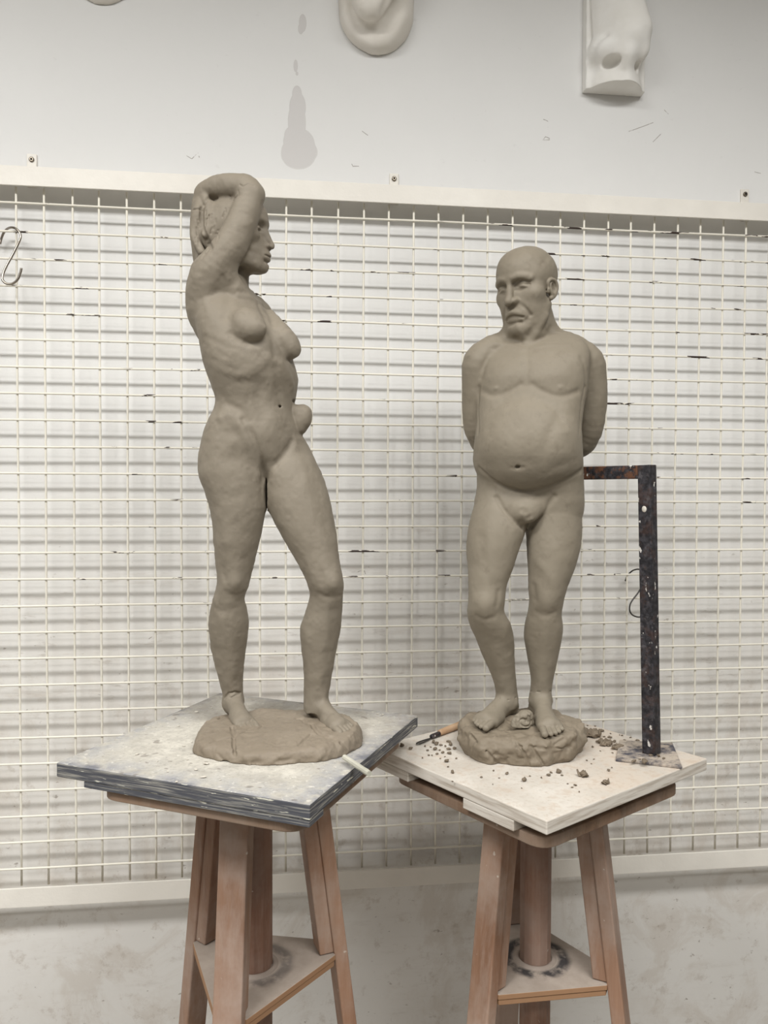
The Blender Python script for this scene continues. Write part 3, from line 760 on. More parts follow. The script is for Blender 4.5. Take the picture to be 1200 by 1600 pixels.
def build_woman():
    D = 1.16
    S = Sculpt(D, (284, 262, 566, 1170), (-105, 118), 1.35, fine=(294, 300, 436, 440, 1.0))
    ph_t, ph_p = 50, 26
    # ---- trunk: ribcage to hips
    S.loft([(452, 338, 392, -4, 52, .7, .75), (466, 326, 402, -3, 52, .72, .76), (480, 314, 412, 0, 52, .74, .76), (500, 311, 428, 2, 51, .77, .74), (520, 314, 440, 4, 50, .8, .72),
            (545, 319, 452, 6, 48, .82, .7), (570, 324, 459, 6, 46, .8, .68), (590, 330, 463, 5, 43, .76, .68), (610, 337, 461, 3, 40, .74, .68),
            (626, 341, 459, 2, 36, .74, .7), (641, 338, 459, 1, 33, .74, .74), (658, 329, 464, 0, 30, .72, .82), (676, 321, 469, -2, 28, .7, .9),
            (697, 316.5, 476, -5, ph_p, .66, .95), (717, 314, 474, -8, 24, .6, .98), (737, 318, 462, -12, 22, .5, .98), (752, 330, 440, -16, 20, .36, .9)], k=8)
    # ---- right leg (left in the picture), weight bearing
    S.loft([(690, 322, 412, 10, 15, .82, .85), (720, 313.5, 413.5, 12, 15, .85, .9), (745, 312, 414, 13, 14, .88, .92), (771, 322, 414.4, 13, 12, .9, .95), (798, 329, 413.7, 12, 10, .92, .95), (825, 332.7, 410, 10, 8, .92, .95),
            (849, 334.4, 404.5, 8, 8, .95, .95), (876, 337, 398, 5, 10, 1., .92), (899, 339.5, 392.5, 3, 12, 1.08, .85), (916, 338.5, 388.5, 1, 12, 1.1, .8), (936, 332.7, 382, -4, 12, 1.02, .9), (950, 329.5, 385, -9, 12, .95, 1.0),
            (972, 326.3, 388.4, -14, 12, .9, 1.08), (994, 327.5, 387, -18, 12, .88, 1.08), (1021, 332, 383, -23, 12, .9, 1.05), (1045, 337.5, 380.5, -28, 12, .95, 1.0), (1065, 343, 379.5, -32, 12, 1.0, 1.0), (1090, 348.5, 380, -35, 12, 1.05, 1.05), (1102, 348, 381, -36, 12, 1.1, 1.1)], k=11)
    # ---- left leg (right in the picture), free and bent
    S.loft([(690, 400, 474, -18, 40, .8, .9), (705, 402, 485, -18, 40, .85, .9), (722, 403, 494, -16, 38, .88, .92), (745, 406, 504, -13, 36, .9, .95), (761, 410, 510, -11, 35, .9, .95), (788, 417, 516.7, -7, 34, .92, .95), (815, 429, 522, -2, 34, .95, .95), (842, 443, 527, 3, 34, .95, .95),
            (869, 459.5, 529.5, 8, 35, 1.0, .92), (896, 474, 534.5, 13, 36, 1.1, .82), (913, 481, 537, 14, 36, 1.12, .78), (930, 484, 536, 10, 36, 1.05, .85), (950, 479, 535, 4, 34, .95, .98), (974, 471, 533.5, -1, 32, .9, 1.05),
            (990, 468.5, 531, -2, 30, .88, 1.08), (1011, 470, 527, -3, 28, .88, 1.05), (1038, 473.5, 522, -3, 28, .92, 1.0), (1065, 474.5, 516.7, -3, 28, 1.0, 1.0), (1090, 474.5, 514, -2, 28, 1.1, 1.05), (1110, 474, 515, -1, 28, 1.1, 1.1)], k=11)
    # ---- feet
    zt = (ZL+.017-1.5)*1000
    def g(px, py):
        q = level(at_z(px, py, 1.5+zt/1000)); return np.array([q[0]*1000, S.D-q[1]*1000])
    foot(S, g(360, 1112), g(389, 1143), zt, 43, S.P(364, 1094, -34), inner=-1)
    foot(S, g(490, 1119), g(546, 1148), zt, 45, S.P(494, 1098, -1), inner=1)
    # ---- raised right arm: shoulder, upper arm up and forward, forearm folded over the crown, hand on the back of the head
    S.sweep([(326, 476, 22, 29), (322, 452, 30, 28), (329, 428, 36, 29.5), (345, 406, 38, 27), (362, 382, 38, 26), (374, 357, 37, 24), (384, 331, 34, 22.5), (391, 308, 30, 20.5)], k=9)
    S.sweep([(320, 520, 6, 14), (312, 492, 18, 18), (312, 462, 26, 19), (322, 430, 32, 20)], k=12)      # lat into the arm
    S.sweep([(394, 486, 14, 12), (382, 470, 18, 13), (368, 450, 26, 14), (354, 428, 34, 16)], k=11)   # pectoral fold up to the arm
    S.sweep([(392, 303, 29, 20.5), (384, 294, 26, 20), (366, 291, 20, 19), (346, 292, 12, 18), (328, 296, 4, 15.5), (317, 302, -1, 13.5)], k=7)
    S.ell((355, 450, 34), (15, 10, 16), k=14)
    # hand: palm and five separate fingers lying down the back of the head
    S.sweep([(318, 303, -1, 13), (311, 318, -3, 13), (309, 336, -5, 13.5)], k=5, flat=(np.array([1., 0, 0]), .8))
    for i, (w0, w1, y1, x1, r) in enumerate(((15, 20, 394, 315, 6.4), (5, 8, 408, 310.5, 6.8), (-5, -4, 411, 308.5, 6.6), (-15, -15, 404, 309, 5.8))):
        S.sweep([(310, 330, w0, r+2), (305+i*.3, 350, w0, r+1), (304.5, 372, mid((w0,), (w1,))[0], r+.4), (x1, y1, w1, r*.88)], k=2.2, n=4)
    S.ell((314, 350, 2), (14, 21, 42), k=5)
    S.sweep([(320, 306, 6, 9), (326, 322, 16, 8), (326, 344, 22, 7), (322, 366, 24, 6)], k=4)
    # ---- neck and head (almost in profile)
    S.sweep([(364, 408, -8, 25), (364, 434, -6, 24.5), (362, 456, -4, 26), (360, 470, -4, 30)], k=8)
    R = S.axes(84, 3, 0); O = S.P(372, 366, 0); u = S.u
    def H(l, f, up): return O+(R[0]*l+R[1]*f+R[2]*up)*u
    def he(c, r, k=5, mode='add', ax=R): S.ell(H(*c), np.array(r)*u, k=k, mode=mode, R=ax, mm=True)
    def hs(pts, k=4, mode='add', n=3, flat=None): S.sweep([(*H(*p[:3]), p[3]*u) for p in pts], k=k, mode=mode, n=n, mm=True, flat=flat)
    def hst(pts, r, amp): S.stroke([tuple(S.onto_dir(H(*p), R[1])) for p in pts], r*u, amp*u, mm=True)
    he((0, -5, 16), (35, 47, 43), 6)
    he((0, 12, 20), (32, 36.5, 36), 8)
    he((0, -30, 6), (31, 26, 38), 8)
    he((0, 16, -28), (27, 30, 34), 8)
    hs([(-21, 2, -40, 10), (-13, 25, -51, 9), (0, 35, -54, 8.5), (13, 25, -51, 9), (21, 2, -40, 10)], 9)
    he((0, 37, -54), (8, 7.5, 7.5), 6)
    hs([(-20, 39, 13, 5), (0, 43.5, 14, 4.5), (20, 39, 13, 5)], 5)                            # brow
    hs([(0, 43, 2, 3.4), (0, 46.5, -8, 3.8), (0, 52.5, -20, 4.0), (0, 52.5, -23.5, 4.2)], 3)           # nose
    he((0, 42, -12), (6.5, 8, 16), 4); he((0, 39.5, 0), (10, 6, 10), 5)
    for sg in (-1, 1):
        he((sg*5.4, 46, -23.5), (4, 5.2, 3.8), 2.5)
        he((sg*16, 44, 3), (9, 6.5, 6.5), 5, 'sub')
        he((sg*15.5, 35.6, 2), (7, 4.2, 3.8), 3)
        hst([(sg*8, 44, 3.5), (sg*15, 44.5, 5), (sg*23, 40, 2)], 1.8, -1.8)
        hst([(sg*8, 44, -1), (sg*15, 44.5, -2), (sg*22, 40, 0)], 1.4, -1.0)
        he((sg*22, 29, -12), (9, 10, 9), 7)
        he((sg*3.2, 48.5, -27.5), (1.8, 2.4, 1.6), 1.2, 'sub')
    he((0, 41.5, -38), (13, 7, 9), 5)
    hs([(-9, 42, -37, 2.2), (-3, 46.2, -36.3, 2.6), (3, 46.2, -36.3, 2.6), (9, 42, -37, 2.2)], 3)
    hs([(-8, 41.5, -42, 2.2), (0, 44.6, -42.5, 2.8), (8, 41.5, -42, 2.2)], 3)
    hst([(-11, 42, -39.4), (0, 51, -39.2), (11, 42, -39.4)], 1.5, -2.4)
    hst([(-8, 45, -47.5), (0, 48, -48), (8, 45, -47.5)], 2.6, -2.0)
    he((0, -34, -14), (26, 16, 22), 8)                                          # gathered hair at the nape
    # ---- far shoulder and the left arm going down behind, hand on the hip
    S.sweep([(380, 472, -30, 20), (402, 492, -48, 24), (404, 512, -54, 24)], k=10)
    S.sweep([(404, 502, -54, 22), (399, 540, -66, 21), (396, 580, -80, 19), (398, 606, -84, 17)], k=7)
    S.sweep([(398, 606, -84, 17), (420, 622, -66, 15), (444, 640, -40, 13), (458, 648, -24, 12)], k=6)
    S.ell((469, 655, -14), (16.5, 18, 22), k=2.5, R=S.axes(30, 0, -14))
    S.ell((474, 645, -12), (13, 14, 12.5), k=4); S.ell((478, 652, -8), (8.5, 11, 15), k=4); S.ell((462, 644, -8), (8, 11, 12), k=4)
    S.ell((467.5, 627.5, -12), (12, 16, 3.6), k=2.0, mode='sub')
    S.ell((469, 670, -12), (9, 12, 8), k=5)
    S.stroke([(461, 631, -4), (467, 634.5, 0), (477, 634, 0)], 1.6, -1.8)
    # ---- surface anatomy
    S.ell((386, 506, 54), (27, 24, 25), k=10, R=S.axes(45)); S.ell((393, 513, 64), (23, 19, 20), k=9); S.bump((413, 512, 70), (4.5, 4.5, 4.5), 2.2)
    S.sweep([(422, 492, -12, 8), (440, 524, 12, 18), (449, 540, 14, 19.5), (455, 547, 14, 14.5)], k=7); S.bump((468.5, 545, 14), (3.5, 4, 3.5), 1.6)
    S.stroke([(360, 522, 62), (374, 533, 70), (392, 537, 70), (410, 533, 66), (419, 524, 60)], 5, -2.2)
    S.stroke([(448, 563, 30), (459, 565, 20), (465, 560, 8)], 4, -1.8)
    S.stroke([(404, 478, 46), (416, 505, 48), (425, 530, 50), (428, 556, 54)], 6, -2.4)      # breastbone
    S.stroke([(362, 446, 42), (357, 470, 52), (352, 496, 56)], 7, -2.0)                # armpit hollow
    S.stroke([(348, 432, 48), (352, 444, 44), (354, 456, 44)], 4, -1.6)
    S.stroke([(372, 463, 34), (392, 466, 34), (408, 474, 22)], 4, 1.6)                       # collar bone
    S.stroke([(378, 585, 62), (396, 578, 66), (412, 568, 62), (422, 556, 58)], 8, 1.1)       # rib arch
    S.stroke([(360, 600, 56), (384, 598, 66), (404, 588, 66), (420, 574, 62)], 8, -.9)
    S.stroke([(440, 568, 44), (452, 590, 34), (456, 604, 28)], 6, 2.43)
    for i in range(4):                                                                 # ribs on the flank
        y = 528+i*17; S.stroke([(322+i*3, y-10, 34), (340+i*3, y, 54), (360+i*4, y+8, 64)], 6.5, .5)
        S.stroke([(322+i*3, y-2, 34), (340+i*3, y+8, 54), (360+i*4, y+16, 64)], 5, -.4)
    S.stroke([(430, 575, 54), (434, 605, 52), (437, 630, 52)], 6, -1.8)                       # mid line
    S.stroke([(405, 600, 62), (406, 630, 58), (409, 655, 58)], 9, -2.03)
    S.bump((424, 664, 50), (20, 16, 22), 3.2)                                               # lower belly
    S.ell(S.onto([(437, 635, 50)])[0], (2.4, 7, 2.3), k=1.6, mode='sub')
    S.stroke([(346, 652, 50), (358, 648, 60), (372, 655, 62), (382, 666, 62)], 7, 2.8)       # hip bone
    S.stroke([(356, 632, 52), (376, 642, 60), (390, 656, 60)], 7, -2.43)
    S.stroke([(380, 656, 62), (391, 676, 60), (402, 702, 56), (409, 724, 48), (413.5, 748, 34)], 5.5, -4.59)
    S.stroke([(456, 690, 22), (445, 708, 28), (430, 728, 30), (416, 747, 28)], 5.5, -4.05)
    S.bump((421, 716, 40), (16, 14, 18), 2.97)
    S.bump((362, 676, 58), (16, 14, 12), -2.70)
    S.stroke([(374, 666, 60), (390, 690, 60), (399, 716, 60), (404, 742, 50)], 8, 2.2)
    S.bump((340, 712, 58), (18, 18, 26), 2.97)
    S.ell((415.2, 772, 22), (2.0, 46, 25), k=2.5, mode='sub')                                # gap between the thighs
    # knees, shins
    S.bump((366, 908, 34), (15, 12, 14), 3.0); S.stroke([(352, 924, 30), (366, 930, 32), (378, 927, 26)], 4.5, -.9); S.stroke([(348, 886, 34), (352, 906, 34)], 5, -1.5)
    S.bump((522, 908, 40), (13, 12, 14), 3.2); S.stroke([(500, 928, 36), (514, 933, 38), (530, 931, 32)], 4.5, -1.1); S.stroke([(502, 894, 40), (504, 912, 40)], 5, -1.6)
    S.stroke([(360, 944, 22), (362, 990, 8), (366, 1050, -10)], 9, 1.6); S.stroke([(512, 944, 30), (508, 990, 24), (500, 1060, 14)], 9, 1.6)
    S.stroke([(340, 770, 52), (352, 830, 50), (362, 880, 44)], 13, 1.8); S.stroke([(472, 760, 36), (492, 820, 46), (510, 872, 50)], 13, 1.6)
    # cracks at the drying ankles
    S.stroke([(351, 1091, -6), (358, 1083, 0), (367, 1081, 2), (374, 1083, 0), (381, 1080, -6)], 1.5, -3.4, n=1)
    S.stroke([(360, 1091, 2), (370, 1086, 4), (375, 1082, 4)], 1.2, -2.6, n=1)
    S.stroke([(384, 1090, -10), (388, 1104, 0), (391, 1112, 4)], 1.3, -2.6, n=1)
    # crevice between hand and hair, scratches in the hair
    S.stroke([(315, 326, 20), (315, 344, 20), (319, 362, 20), (326, 378, 20), (330, 388, 20)], 2.4, -6)
    S.stroke([(319, 320, 20), (325, 311, 20), (337, 308.5, 20)], 3, -5)
    S.stroke([(302, 328, 10), (309, 327, 12), (316, 330, 14)], 1.3, -2.6)
    S.stroke([(329, 386, 20), (322, 394, 20), (316, 402, 16)], 1.8, -4)
    rs = random.Random(9)
    for k in range(15):
        x = 322+rs.random()*32; y = 326+rs.random()*44
        if x > 364-(y-318)*.42: continue
        l = 4+rs.random()*8; S.stroke([(x, y, 30), (x-l*.22+rs.uniform(-1, 1), y+l, 30)], 1.15, -1.0-rs.random()*.8, n=1)
    for x, y, l in ((309, 344, 9), (307, 356, 12), (311, 350, 6), (305, 372, 8), (310, 378, 9), (352, 326, 6), (372, 298, 8), (360, 306, 6)): S.stroke([(x, y, 20), (x+1, y+l, 20)], 1.2, -1.4, n=1)
    S.stroke([(375, 289, 40), (380, 292, 40), (388, 288, 40), (396, 291, 40)], 1.3, -1.2, n=1); S.stroke([(371, 306, 40), (364, 314, 40)], 1.4, -1.6, n=1)
    S.noise(.4, 13, 3); S.noise(.16, 5, 5)
    return S

def ground_blob(cx_px, w, D, z0, z1, ax, ay, seed, h, pad=16, lumps=0):
    pass

def build_woman_base():
    """cracked clay slab under the feet"""
    D = 1.115
    S = Sculpt(D, (292, 1075, 588, 1212), (-140, 135), 1.35)
    z0, z1 = (ZL-1.5)*1000, (ZL+.0195-1.5)*1000
    C = S.P(434, 1165, 0); cx, cy = C[0], 0.
    x, y, z = S.X[:, None, None]-cx, S.Y[None, :, None]-cy, S.Z[None, None, :]
    th = np.arctan2(y, x); rs = np.random.RandomState(2)
    wob = sum(a*np.sin(k*th+p) for k, a, p in ((2, 2.5, .4), (3, 2.6, 1.9), (5, 2.0, .5), (7, 1.5, 2.2), (11, 1.0, 4.)))
    prof = 4.5*np.clip((z-z0)/(z1-z0), 0, 1)**2*1.6
    rr = (np.abs(x/120.5)**2.35+np.abs(y/104)**2.35)**(1/2.35); R = np.hypot(x, y)
    d = R*(1-1/(rr+1e-6))-wob+prof
    tilt = z1 + 2.5*np.sin(x/70+1)+2*np.cos(y/50) - 5*np.clip((y-35)/70, 0, 1)
    top = z-tilt
    h = np.clip(.5+.5*(d-top)/5, 0, 1); S.F[:] = (top*(1-h)+d*h+5*h*(1-h)).astype(np.float32)
    S.noise(1.3, 22, 11); S.noise(.6, 8, 12); S.noise(.3, 3, 13)
    def gp(px, py, dz=0):
        q = level(at_z(px, py, ZL+.018+dz)); return (q[0]*1000, S.D-q[1]*1000, (ZL+.018+dz-1.5)*1000)
    def crack(pts, r=1.3, amp=-3.4):
        r, amp = r*1.4, amp*1.6; S.stroke([tuple(S.onto_dir(np.array(gp(*p)), np.array([0, .5, .866]), 25, 25)) for p in pts], r, amp, n=1, mm=True)
    crack([(363,1140),(366,1152),(365,1162),(366,1172),(364,1182),(367,1190,-.008)], 1.5, -5)
    crack([(364,1155),(372,1150),(384,1146),(396,1146),(404,1143),(411,1138)]); crack([(330,1160),(340,1157),(352,1155),(364,1154)])
    crack([(465,1127),(472,1127),(478,1135),(488,1136),(492,1144),(500,1150),(508,1153),(516,1156)], 1.8, -5); crack([(518,1154),(525,1158)], 1.8, -4)
    crack([(468,1165),(477,1158),(486,1151)]); crack([(532,1160),(544,1163),(552,1158)], 1.4); crack([(343,1126),(347,1121),(354,1120)], 1.6, -4)
    crack([(506,1182,-.004),(504,1190,-.01),(501,1196,-.015)], 1.8, -5); crack([(509,1176),(506,1184),(500,1192,-.006)], 1.2); crack([(508,1196,-.012),(507,1206,-.017)], 2, -5)
    rs = random.Random(5)
    for k in range(34):
        px = 312+rs.random()*244; e = 1-((px-434)/130)**2
        py = 1166+26*math.sqrt(max(0, e))-rs.random()*9
        q = S.onto_dir(np.array(gp(px, py, -.006)), np.array([0, .75, .66]), 30, 30)
        S.bump_mm(q, rs.uniform(3, 8), rs.choice((-1.9, 1.6, 2.2, -1.3)))
    for pts in ([(322,1176),(345,1184),(372,1188),(400,1189)], [(395,1184),(430,1188),(470,1186),(505,1190)], [(500,1180),(525,1178),(548,1172)]):
        crack([(x, y, -.006) for x, y in pts], 2.4, -2.2)
    S.F[:] = np.maximum(S.F, (z0+.4-z)); crack([(430,1180,-.002),(450,1176),(480,1177),(500,1180,-.002)], 1.8, -1.6); crack([(340,1172,-.002),(352,1178,-.004),(364,1182,-.004)], 1.8, -1.6)
    return S

# ------------------------------------------------------------------ the standing man
def build_man():
    D = 1.28
    S = Sculpt(D, (714, 380, 956, 1172), (-98, 110), 1.3, fine=(772, 384, 880, 524, .95))
    ph = -14
    S.loft([(524, 772, 888, -12, ph, .2, .42), (534, 760, 904, -9, ph, .32, .5), (548, 757, 914, -5, ph, .46, .54), (562, 754, 917, -2, ph, .58, .56), (576, 750, 916.5, 0, ph, .63, .57), (592, 747, 915.5, 1, ph, .66, .57), (610, 746, 913, 2, ph, .68, .56),
            (630, 745.5, 909.5, 4, ph, .74, .55), (650, 746, 906.5, 7, ph, .82, .55), (670, 746.5, 905, 9, ph, .89, .55), (690, 744.5, 905, 10, ph, .93, .56), (704, 742, 906, 9, ph, .93, .58), (718, 742, 907, 7, ph, .9, .62), (732, 745.5, 907.5, 3, ph, .8, .68),
            (748, 748.5, 908, -2, ph, .66, .76), (768, 747, 908, -6, ph-2, .6, .84), (788, 744, 908, -9, ph-2, .54, .84), (806, 752, 902, -12, ph-2, .44, .8), (822, 775, 880, -16, ph, .3, .7)], k=9, n=2.25)
    # belly hanging over the hips
    S.ell((823, 694, 26), (77, 66, 72), k=14, R=S.axes(ph))
    S.ell((822, 722, 20), (80, 60, 47), k=9, R=S.axes(ph))
    # legs
    S.loft([(748, 749, 826, 2, -20, .85, .9), (767, 747, 827, 3, -20, .88, .92), (793, 740, 826, 5, -20, .9, .95), (827, 732, 821.5, 10, -22, .92, .92), (853, 729, 812, 15, -24, .92, .92), (887, 731, 801, 20, -26, .95, .9), (917, 732, 790.5, 25, -28, 1., .85), (940, 731.7, 788, 27, -28, 1.05, .82),
            (955, 730, 787.5, 24, -26, 1.05, .88), (973, 733, 797, 15, -24, .95, .98), (997, 743, 803, 5, -22, .9, 1.05), (1023, 753, 804, -3, -20, .9, 1.05), (1047, 764.5, 805, -10, -18, .95, 1.05), (1067, 771.5, 807, -15, -18, 1.0, 1.05), (1090, 775.5, 809, -18, -20, 1.1, 1.1), (1104, 777, 810, -19, -20, 1.1, 1.1)], k=10)
    S.loft([(748, 818, 908, -2, 8, .82, .9), (767, 818, 908.5, -1, 8, .85, .92), (810, 820, 909, 2, 8, .88, .95), (850, 823, 907, 6, 8, .92, .92), (873, 824, 902, 9, 8, .95, .9), (897, 825, 893.5, 11, 8, 1.0, .88), (917, 825.3, 886, 12, 8, 1.05, .85), (940, 826.5, 880, 10, 8, 1.08, .85),
            (960, 824, 877, 5, 8, 1.0, .92), (977, 820, 879, -1, 8, .95, 1.0), (993, 819, 878, -5, 8, .92, 1.05), (1020, 823, 873, -10, 8, .92, 1.05), (1043, 827, 868, -13, 8, .98, 1.05), (1067, 829.5, 863, -15, 8, 1.05, 1.05), (1083, 828, 861, -16, 8, 1.1, 1.1), (1100, 827, 861, -16, 8, 1.15, 1.1)], k=10)
    zt = (ZR+.044-1.5)*1000
    def g(px, py):
        q = level(at_z(px, py, 1.5+zt/1000)); return np.array([q[0]*1000, S.D-q[1]*1000])
    foot(S, g(800, 1113), g(744, 1140), zt, 52, S.P(792, 1094, -16), inner=-1)
    foot(S, g(838, 1112), g(868, 1153), zt, 52, S.P(845, 1092, -13), inner=1)
    # arms behind the back
    S.sweep([(790, 538, -14, 15), (770, 550, -12, 24), (750, 566, -12, 26.5), (747, 592, -16, 25), (746, 622, -22, 24), (745, 650, -28, 22.5), (746, 672, -34, 20), (754, 690, -44, 18)], k=7)
    S.sweep([(754, 688, -44, 19), (776, 706, -58, 17), (800, 720, -68, 14.5), (820, 728, -73, 12.5)], k=5)
    S.sweep([(872, 540, -14, 15), (894, 550, -12, 24), (916, 566, -12, 27), (921.5, 592, -16, 25.5), (924, 622, -21, 24.5), (922.5, 650, -27, 23), (919.5, 674, -34, 21), (910, 692, -44, 18.5)], k=7)
    S.sweep([(912, 690, -44, 19.5), (892, 706, -58, 17), (866, 722, -68, 14.5), (846, 730, -73, 12.5)], k=5)
    # hands folded over each other on the back
    S.sweep([(822, 729, -74, 13), (838, 733, -78, 14), (850, 734, -80, 12)], k=4, flat=(np.array([0, 1., 0]), .8))
    for i in range(4): S.sweep([(848, 725+i*6, -82, 4.6), (860, 727+i*6, -82, 4.4), (868, 731+i*5.5, -78, 4.0)], k=1.5)
    S.sweep([(836, 724, -84, 5), (848, 719, -86, 4.4), (856, 719, -85, 4)], k=2)
    S.sweep([(846, 731, -72, 13), (832, 736, -74, 12)], k=4)
    for i in range(4): S.sweep([(826, 727+i*6, -86, 4.4), (814, 730+i*6, -83, 4.2), (806, 733+i*5.5, -77, 3.8)], k=1.5)
    # neck and shoulders
    S.sweep([(829, 480, -12, 31), (828, 505, -8, 31.5), (826, 524, -8, 34)], k=8)
    S.sweep([(846, 500, -14, 18), (866, 526, -12, 15), (896, 540, -12, 15)], k=12); S.sweep([(806, 510, -16, 15), (788, 530, -14, 13), (768, 540, -12, 13)], k=10)
    # ---- head turned to the left of the picture
    R = S.axes(-43, -13, 1.5); O = S.P(821.5, 441, 0); u = S.u
    def H(l, f, up): return O+(R[0]*l+R[1]*f+R[2]*up)*u
    def he(c, r, k=5, mode='add', ax=R): S.ell(H(*c), np.array(r)*u, k=k, mode=mode, R=ax, mm=True)
    def hs(pts, k=4, mode='add', n=3, flat=None): S.sweep([(*H(*p[:3]), p[3]*u) for p in pts], k=k, mode=mode, n=n, mm=True, flat=flat)
    def hst(pts, r, amp): S.stroke([tuple(S.onto_dir(H(*p), R[1])) for p in pts], r*u, amp*u, mm=True)
    he((0, -6, 9), (45, 52, 44.5), 6)
    he((0, 12, 14), (38, 36, 35), 8)
    he((0, 15, -24), (36, 30, 46), 8)
    he((0, 26, -40), (27, 22, 34), 8)
    hs([(-31, 2, -40, 8), (-25, 20, -60, 8), (-10, 36, -69, 8.5), (10, 36, -69, 8.5), (25, 20, -60, 8), (31, 2, -40, 8)], 12)
    for sg in (-1, 1): he((sg*21, 17, -40), (13, 19, 24), 10)
    he((0, 40, -68), (13, 10, 10), 6)
    # brow ridge, nose
    hs([(-29, 33, 2, 4), (-15, 42.5, 5.5, 4.4), (0, 44, 5, 4.5), (15, 42.5, 5.5, 4.4), (29, 33, 2, 4)], 7)
    hs([(0, 45, 0, 5), (0, 48.5, -10, 5.4), (0, 53.5, -22, 6), (0, 55.5, -27, 6.6)], 4.5)
    for sg in (-1, 1):
        he((sg*8, 48.5, -28), (5.2, 7, 5), 3.5)
        he((sg*4.6, 51.5, -33.5), (2.6, 3.6, 2), 1.5, 'sub')
        he((sg*17, 47, -5), (11, 8, 6.5), 6, 'sub')                    # socket
        he((sg*17, 36.6, -6), (8.5, 6, 5), 2.5)                        # lids over the eyeball
        hst([(sg*7.5, 46, -6), (sg*13, 48, -5), (sg*20, 47, -5.2), (sg*27, 41, -8)], 1.8, -3.4)   # narrow slit
        hst([(sg*7, 45, -2), (sg*14, 47, 0), (sg*21, 46, -.5), (sg*28, 39, -4)], 1.9, -2.2)
        hst([(sg*8, 46, -12), (sg*15, 46, -14), (sg*23, 43, -13)], 2.4, -1.8)
        hst([(sg*7, 47, 6), (sg*17, 47, 9), (sg*27, 40, 6)], 3, .9)
        he((sg*26, 23, -20), (13, 15, 12), 11)                         # cheek bones
        hst([(sg*12, 51, -30), (sg*18, 47, -40), (sg*23, 40, -52)], 3.2, -2.2)            # fold beside the nose
        # ear
        E = R.copy(); y = math.radians(-22*sg); E[0], E[1] = R[0]*math.cos(y)+R[1]*math.sin(y), R[1]*math.cos(y)-R[0]*math.sin(y)
        he((sg*40, -5, -19), (5.5, 9, 14.5), 3, ax=E)
        he((sg*44.5, -3, -18), (3.6, 4.4, 7.5), 2, 'sub', ax=E)
        hs([(sg*40, 5, -17, 2.4), (sg*42, 5, -8, 2.6), (sg*44, -1, -5, 2.8), (sg*45.5, -9, -8, 3), (sg*45, -12, -18, 2.8), (sg*43, -7, -28, 3), (sg*40.5, 1, -32, 3.4)], 1.6, n=4)
        hs([(sg*40, 6, -22, 2.8), (sg*41.5, 6.5, -19, 2.2)], 2, n=1)
        S.bump_mm(H(sg*34, 28, 20), 13*u, -1.6*u)                     # temples
    # moustache, mouth, chin
    he((0, 41, -48), (17, 8, 12), 6)
    hs([(-15, 40, -52, 3), (-8, 46.5, -46, 3.8), (0, 49, -43.5, 3.8), (8, 46.5, -46, 3.8), (15, 40, -52, 3)], 4)
    hst([(-15, 42, -53.5), (-8, 50, -51), (0, 53, -50), (8, 50, -51), (15, 42, -53.5)], 1.8, -3.0)
    hs([(-8, 41.5, -55.5, 2.2), (0, 45, -55, 2.6), (8, 41.5, -55.5, 2.2)], 4)
    hst([(-10, 47, -61), (0, 51, -61), (10, 47, -61)], 3, -2.0)
    S.stroke([(846, 414, 54), (856, 400, 40), (862, 390, 20)], 5, -.8)
    hst([(30, 28, 30), (24, 36, 38), (10, 38, 46)], 4, .9)
    # ---- surface anatomy of the trunk
    for c, r, a in (((786, 590, 52), (26, 20, 22), 5.5), ((860, 590, 56), (30, 20, 22), 5.5)): S.bump(c, r, a)
    S.stroke([(754, 611, 40), (772, 618, 56), (795, 612, 62), (814, 601, 62)], 5, -2.3); S.stroke([(832, 601, 62), (850, 612, 62), (876, 619, 56), (902, 612, 38)], 5, -2.3)
    S.stroke([(823, 550, 44), (823, 575, 54), (822, 602, 60)], 6, -1.9)
    S.bump((775, 607, 58), (3.6, 3.6, 3), 1.6); S.bump((875, 606, 56), (3.6, 3.6, 3), 1.6)
    S.stroke([(816, 546, 42), (796, 540, 36), (774, 538, 24)], 5, 2.8); S.stroke([(832, 546, 42), (856, 541, 36), (888, 541, 22)], 5, 2.8); S.stroke([(804, 553, 40), (786, 551, 34)], 6, -1.2); S.stroke([(846, 554, 40), (870, 553, 34)], 6, -1.2)
    S.stroke([(806, 531, 30), (822, 542, 40), (838, 532, 32)], 6, -1.8)
    S.stroke([(808, 508, 24), (816, 524, 30), (821, 538, 36)], 4.5, 1.8); S.stroke([(854, 494, 20), (841, 516, 28), (829, 538, 36)], 5.5, 3.0); S.stroke([(833, 510, 24), (827, 524, 30)], 5, -1.6); S.stroke([(860, 512, 10), (850, 528, 16)], 6, -1.6)
    S.stroke([(768, 546, 20), (758, 566, 26), (752, 590, 28)], 5, -1.6); S.stroke([(908, 560, 22), (914, 580, 26), (914, 604, 24)], 5, -1.6)
    S.stroke([(748, 606, 8), (746.5, 640, 6), (747, 676, 0)], 3.4, -2.6); S.stroke([(913, 606, 6), (908, 640, 4), (905.5, 676, -2)], 3.4, -2.6)
    S.stroke([(788, 626, 66), (772, 644, 66), (762, 668, 66)], 9, -1.4); S.stroke([(850, 626, 68), (868, 640, 66), (882, 664, 60)], 8, -1.6)
    S.bump((820, 640, 72), (20, 18, 18), 2.5)
    S.stroke([(872, 650, 66), (858, 680, 82), (850, 706, 84)], 9, -1.6); S.bump((884, 672, 52), (14, 14, 18), 1.8)
    S.ell(S.onto([(809.5, 729, 86)])[0], (3.6, 7, 2.4), k=2.2, mode='sub'); S.stroke([(800, 731, 88), (809, 733, 88), (818, 730, 88)], 3, -1.0)
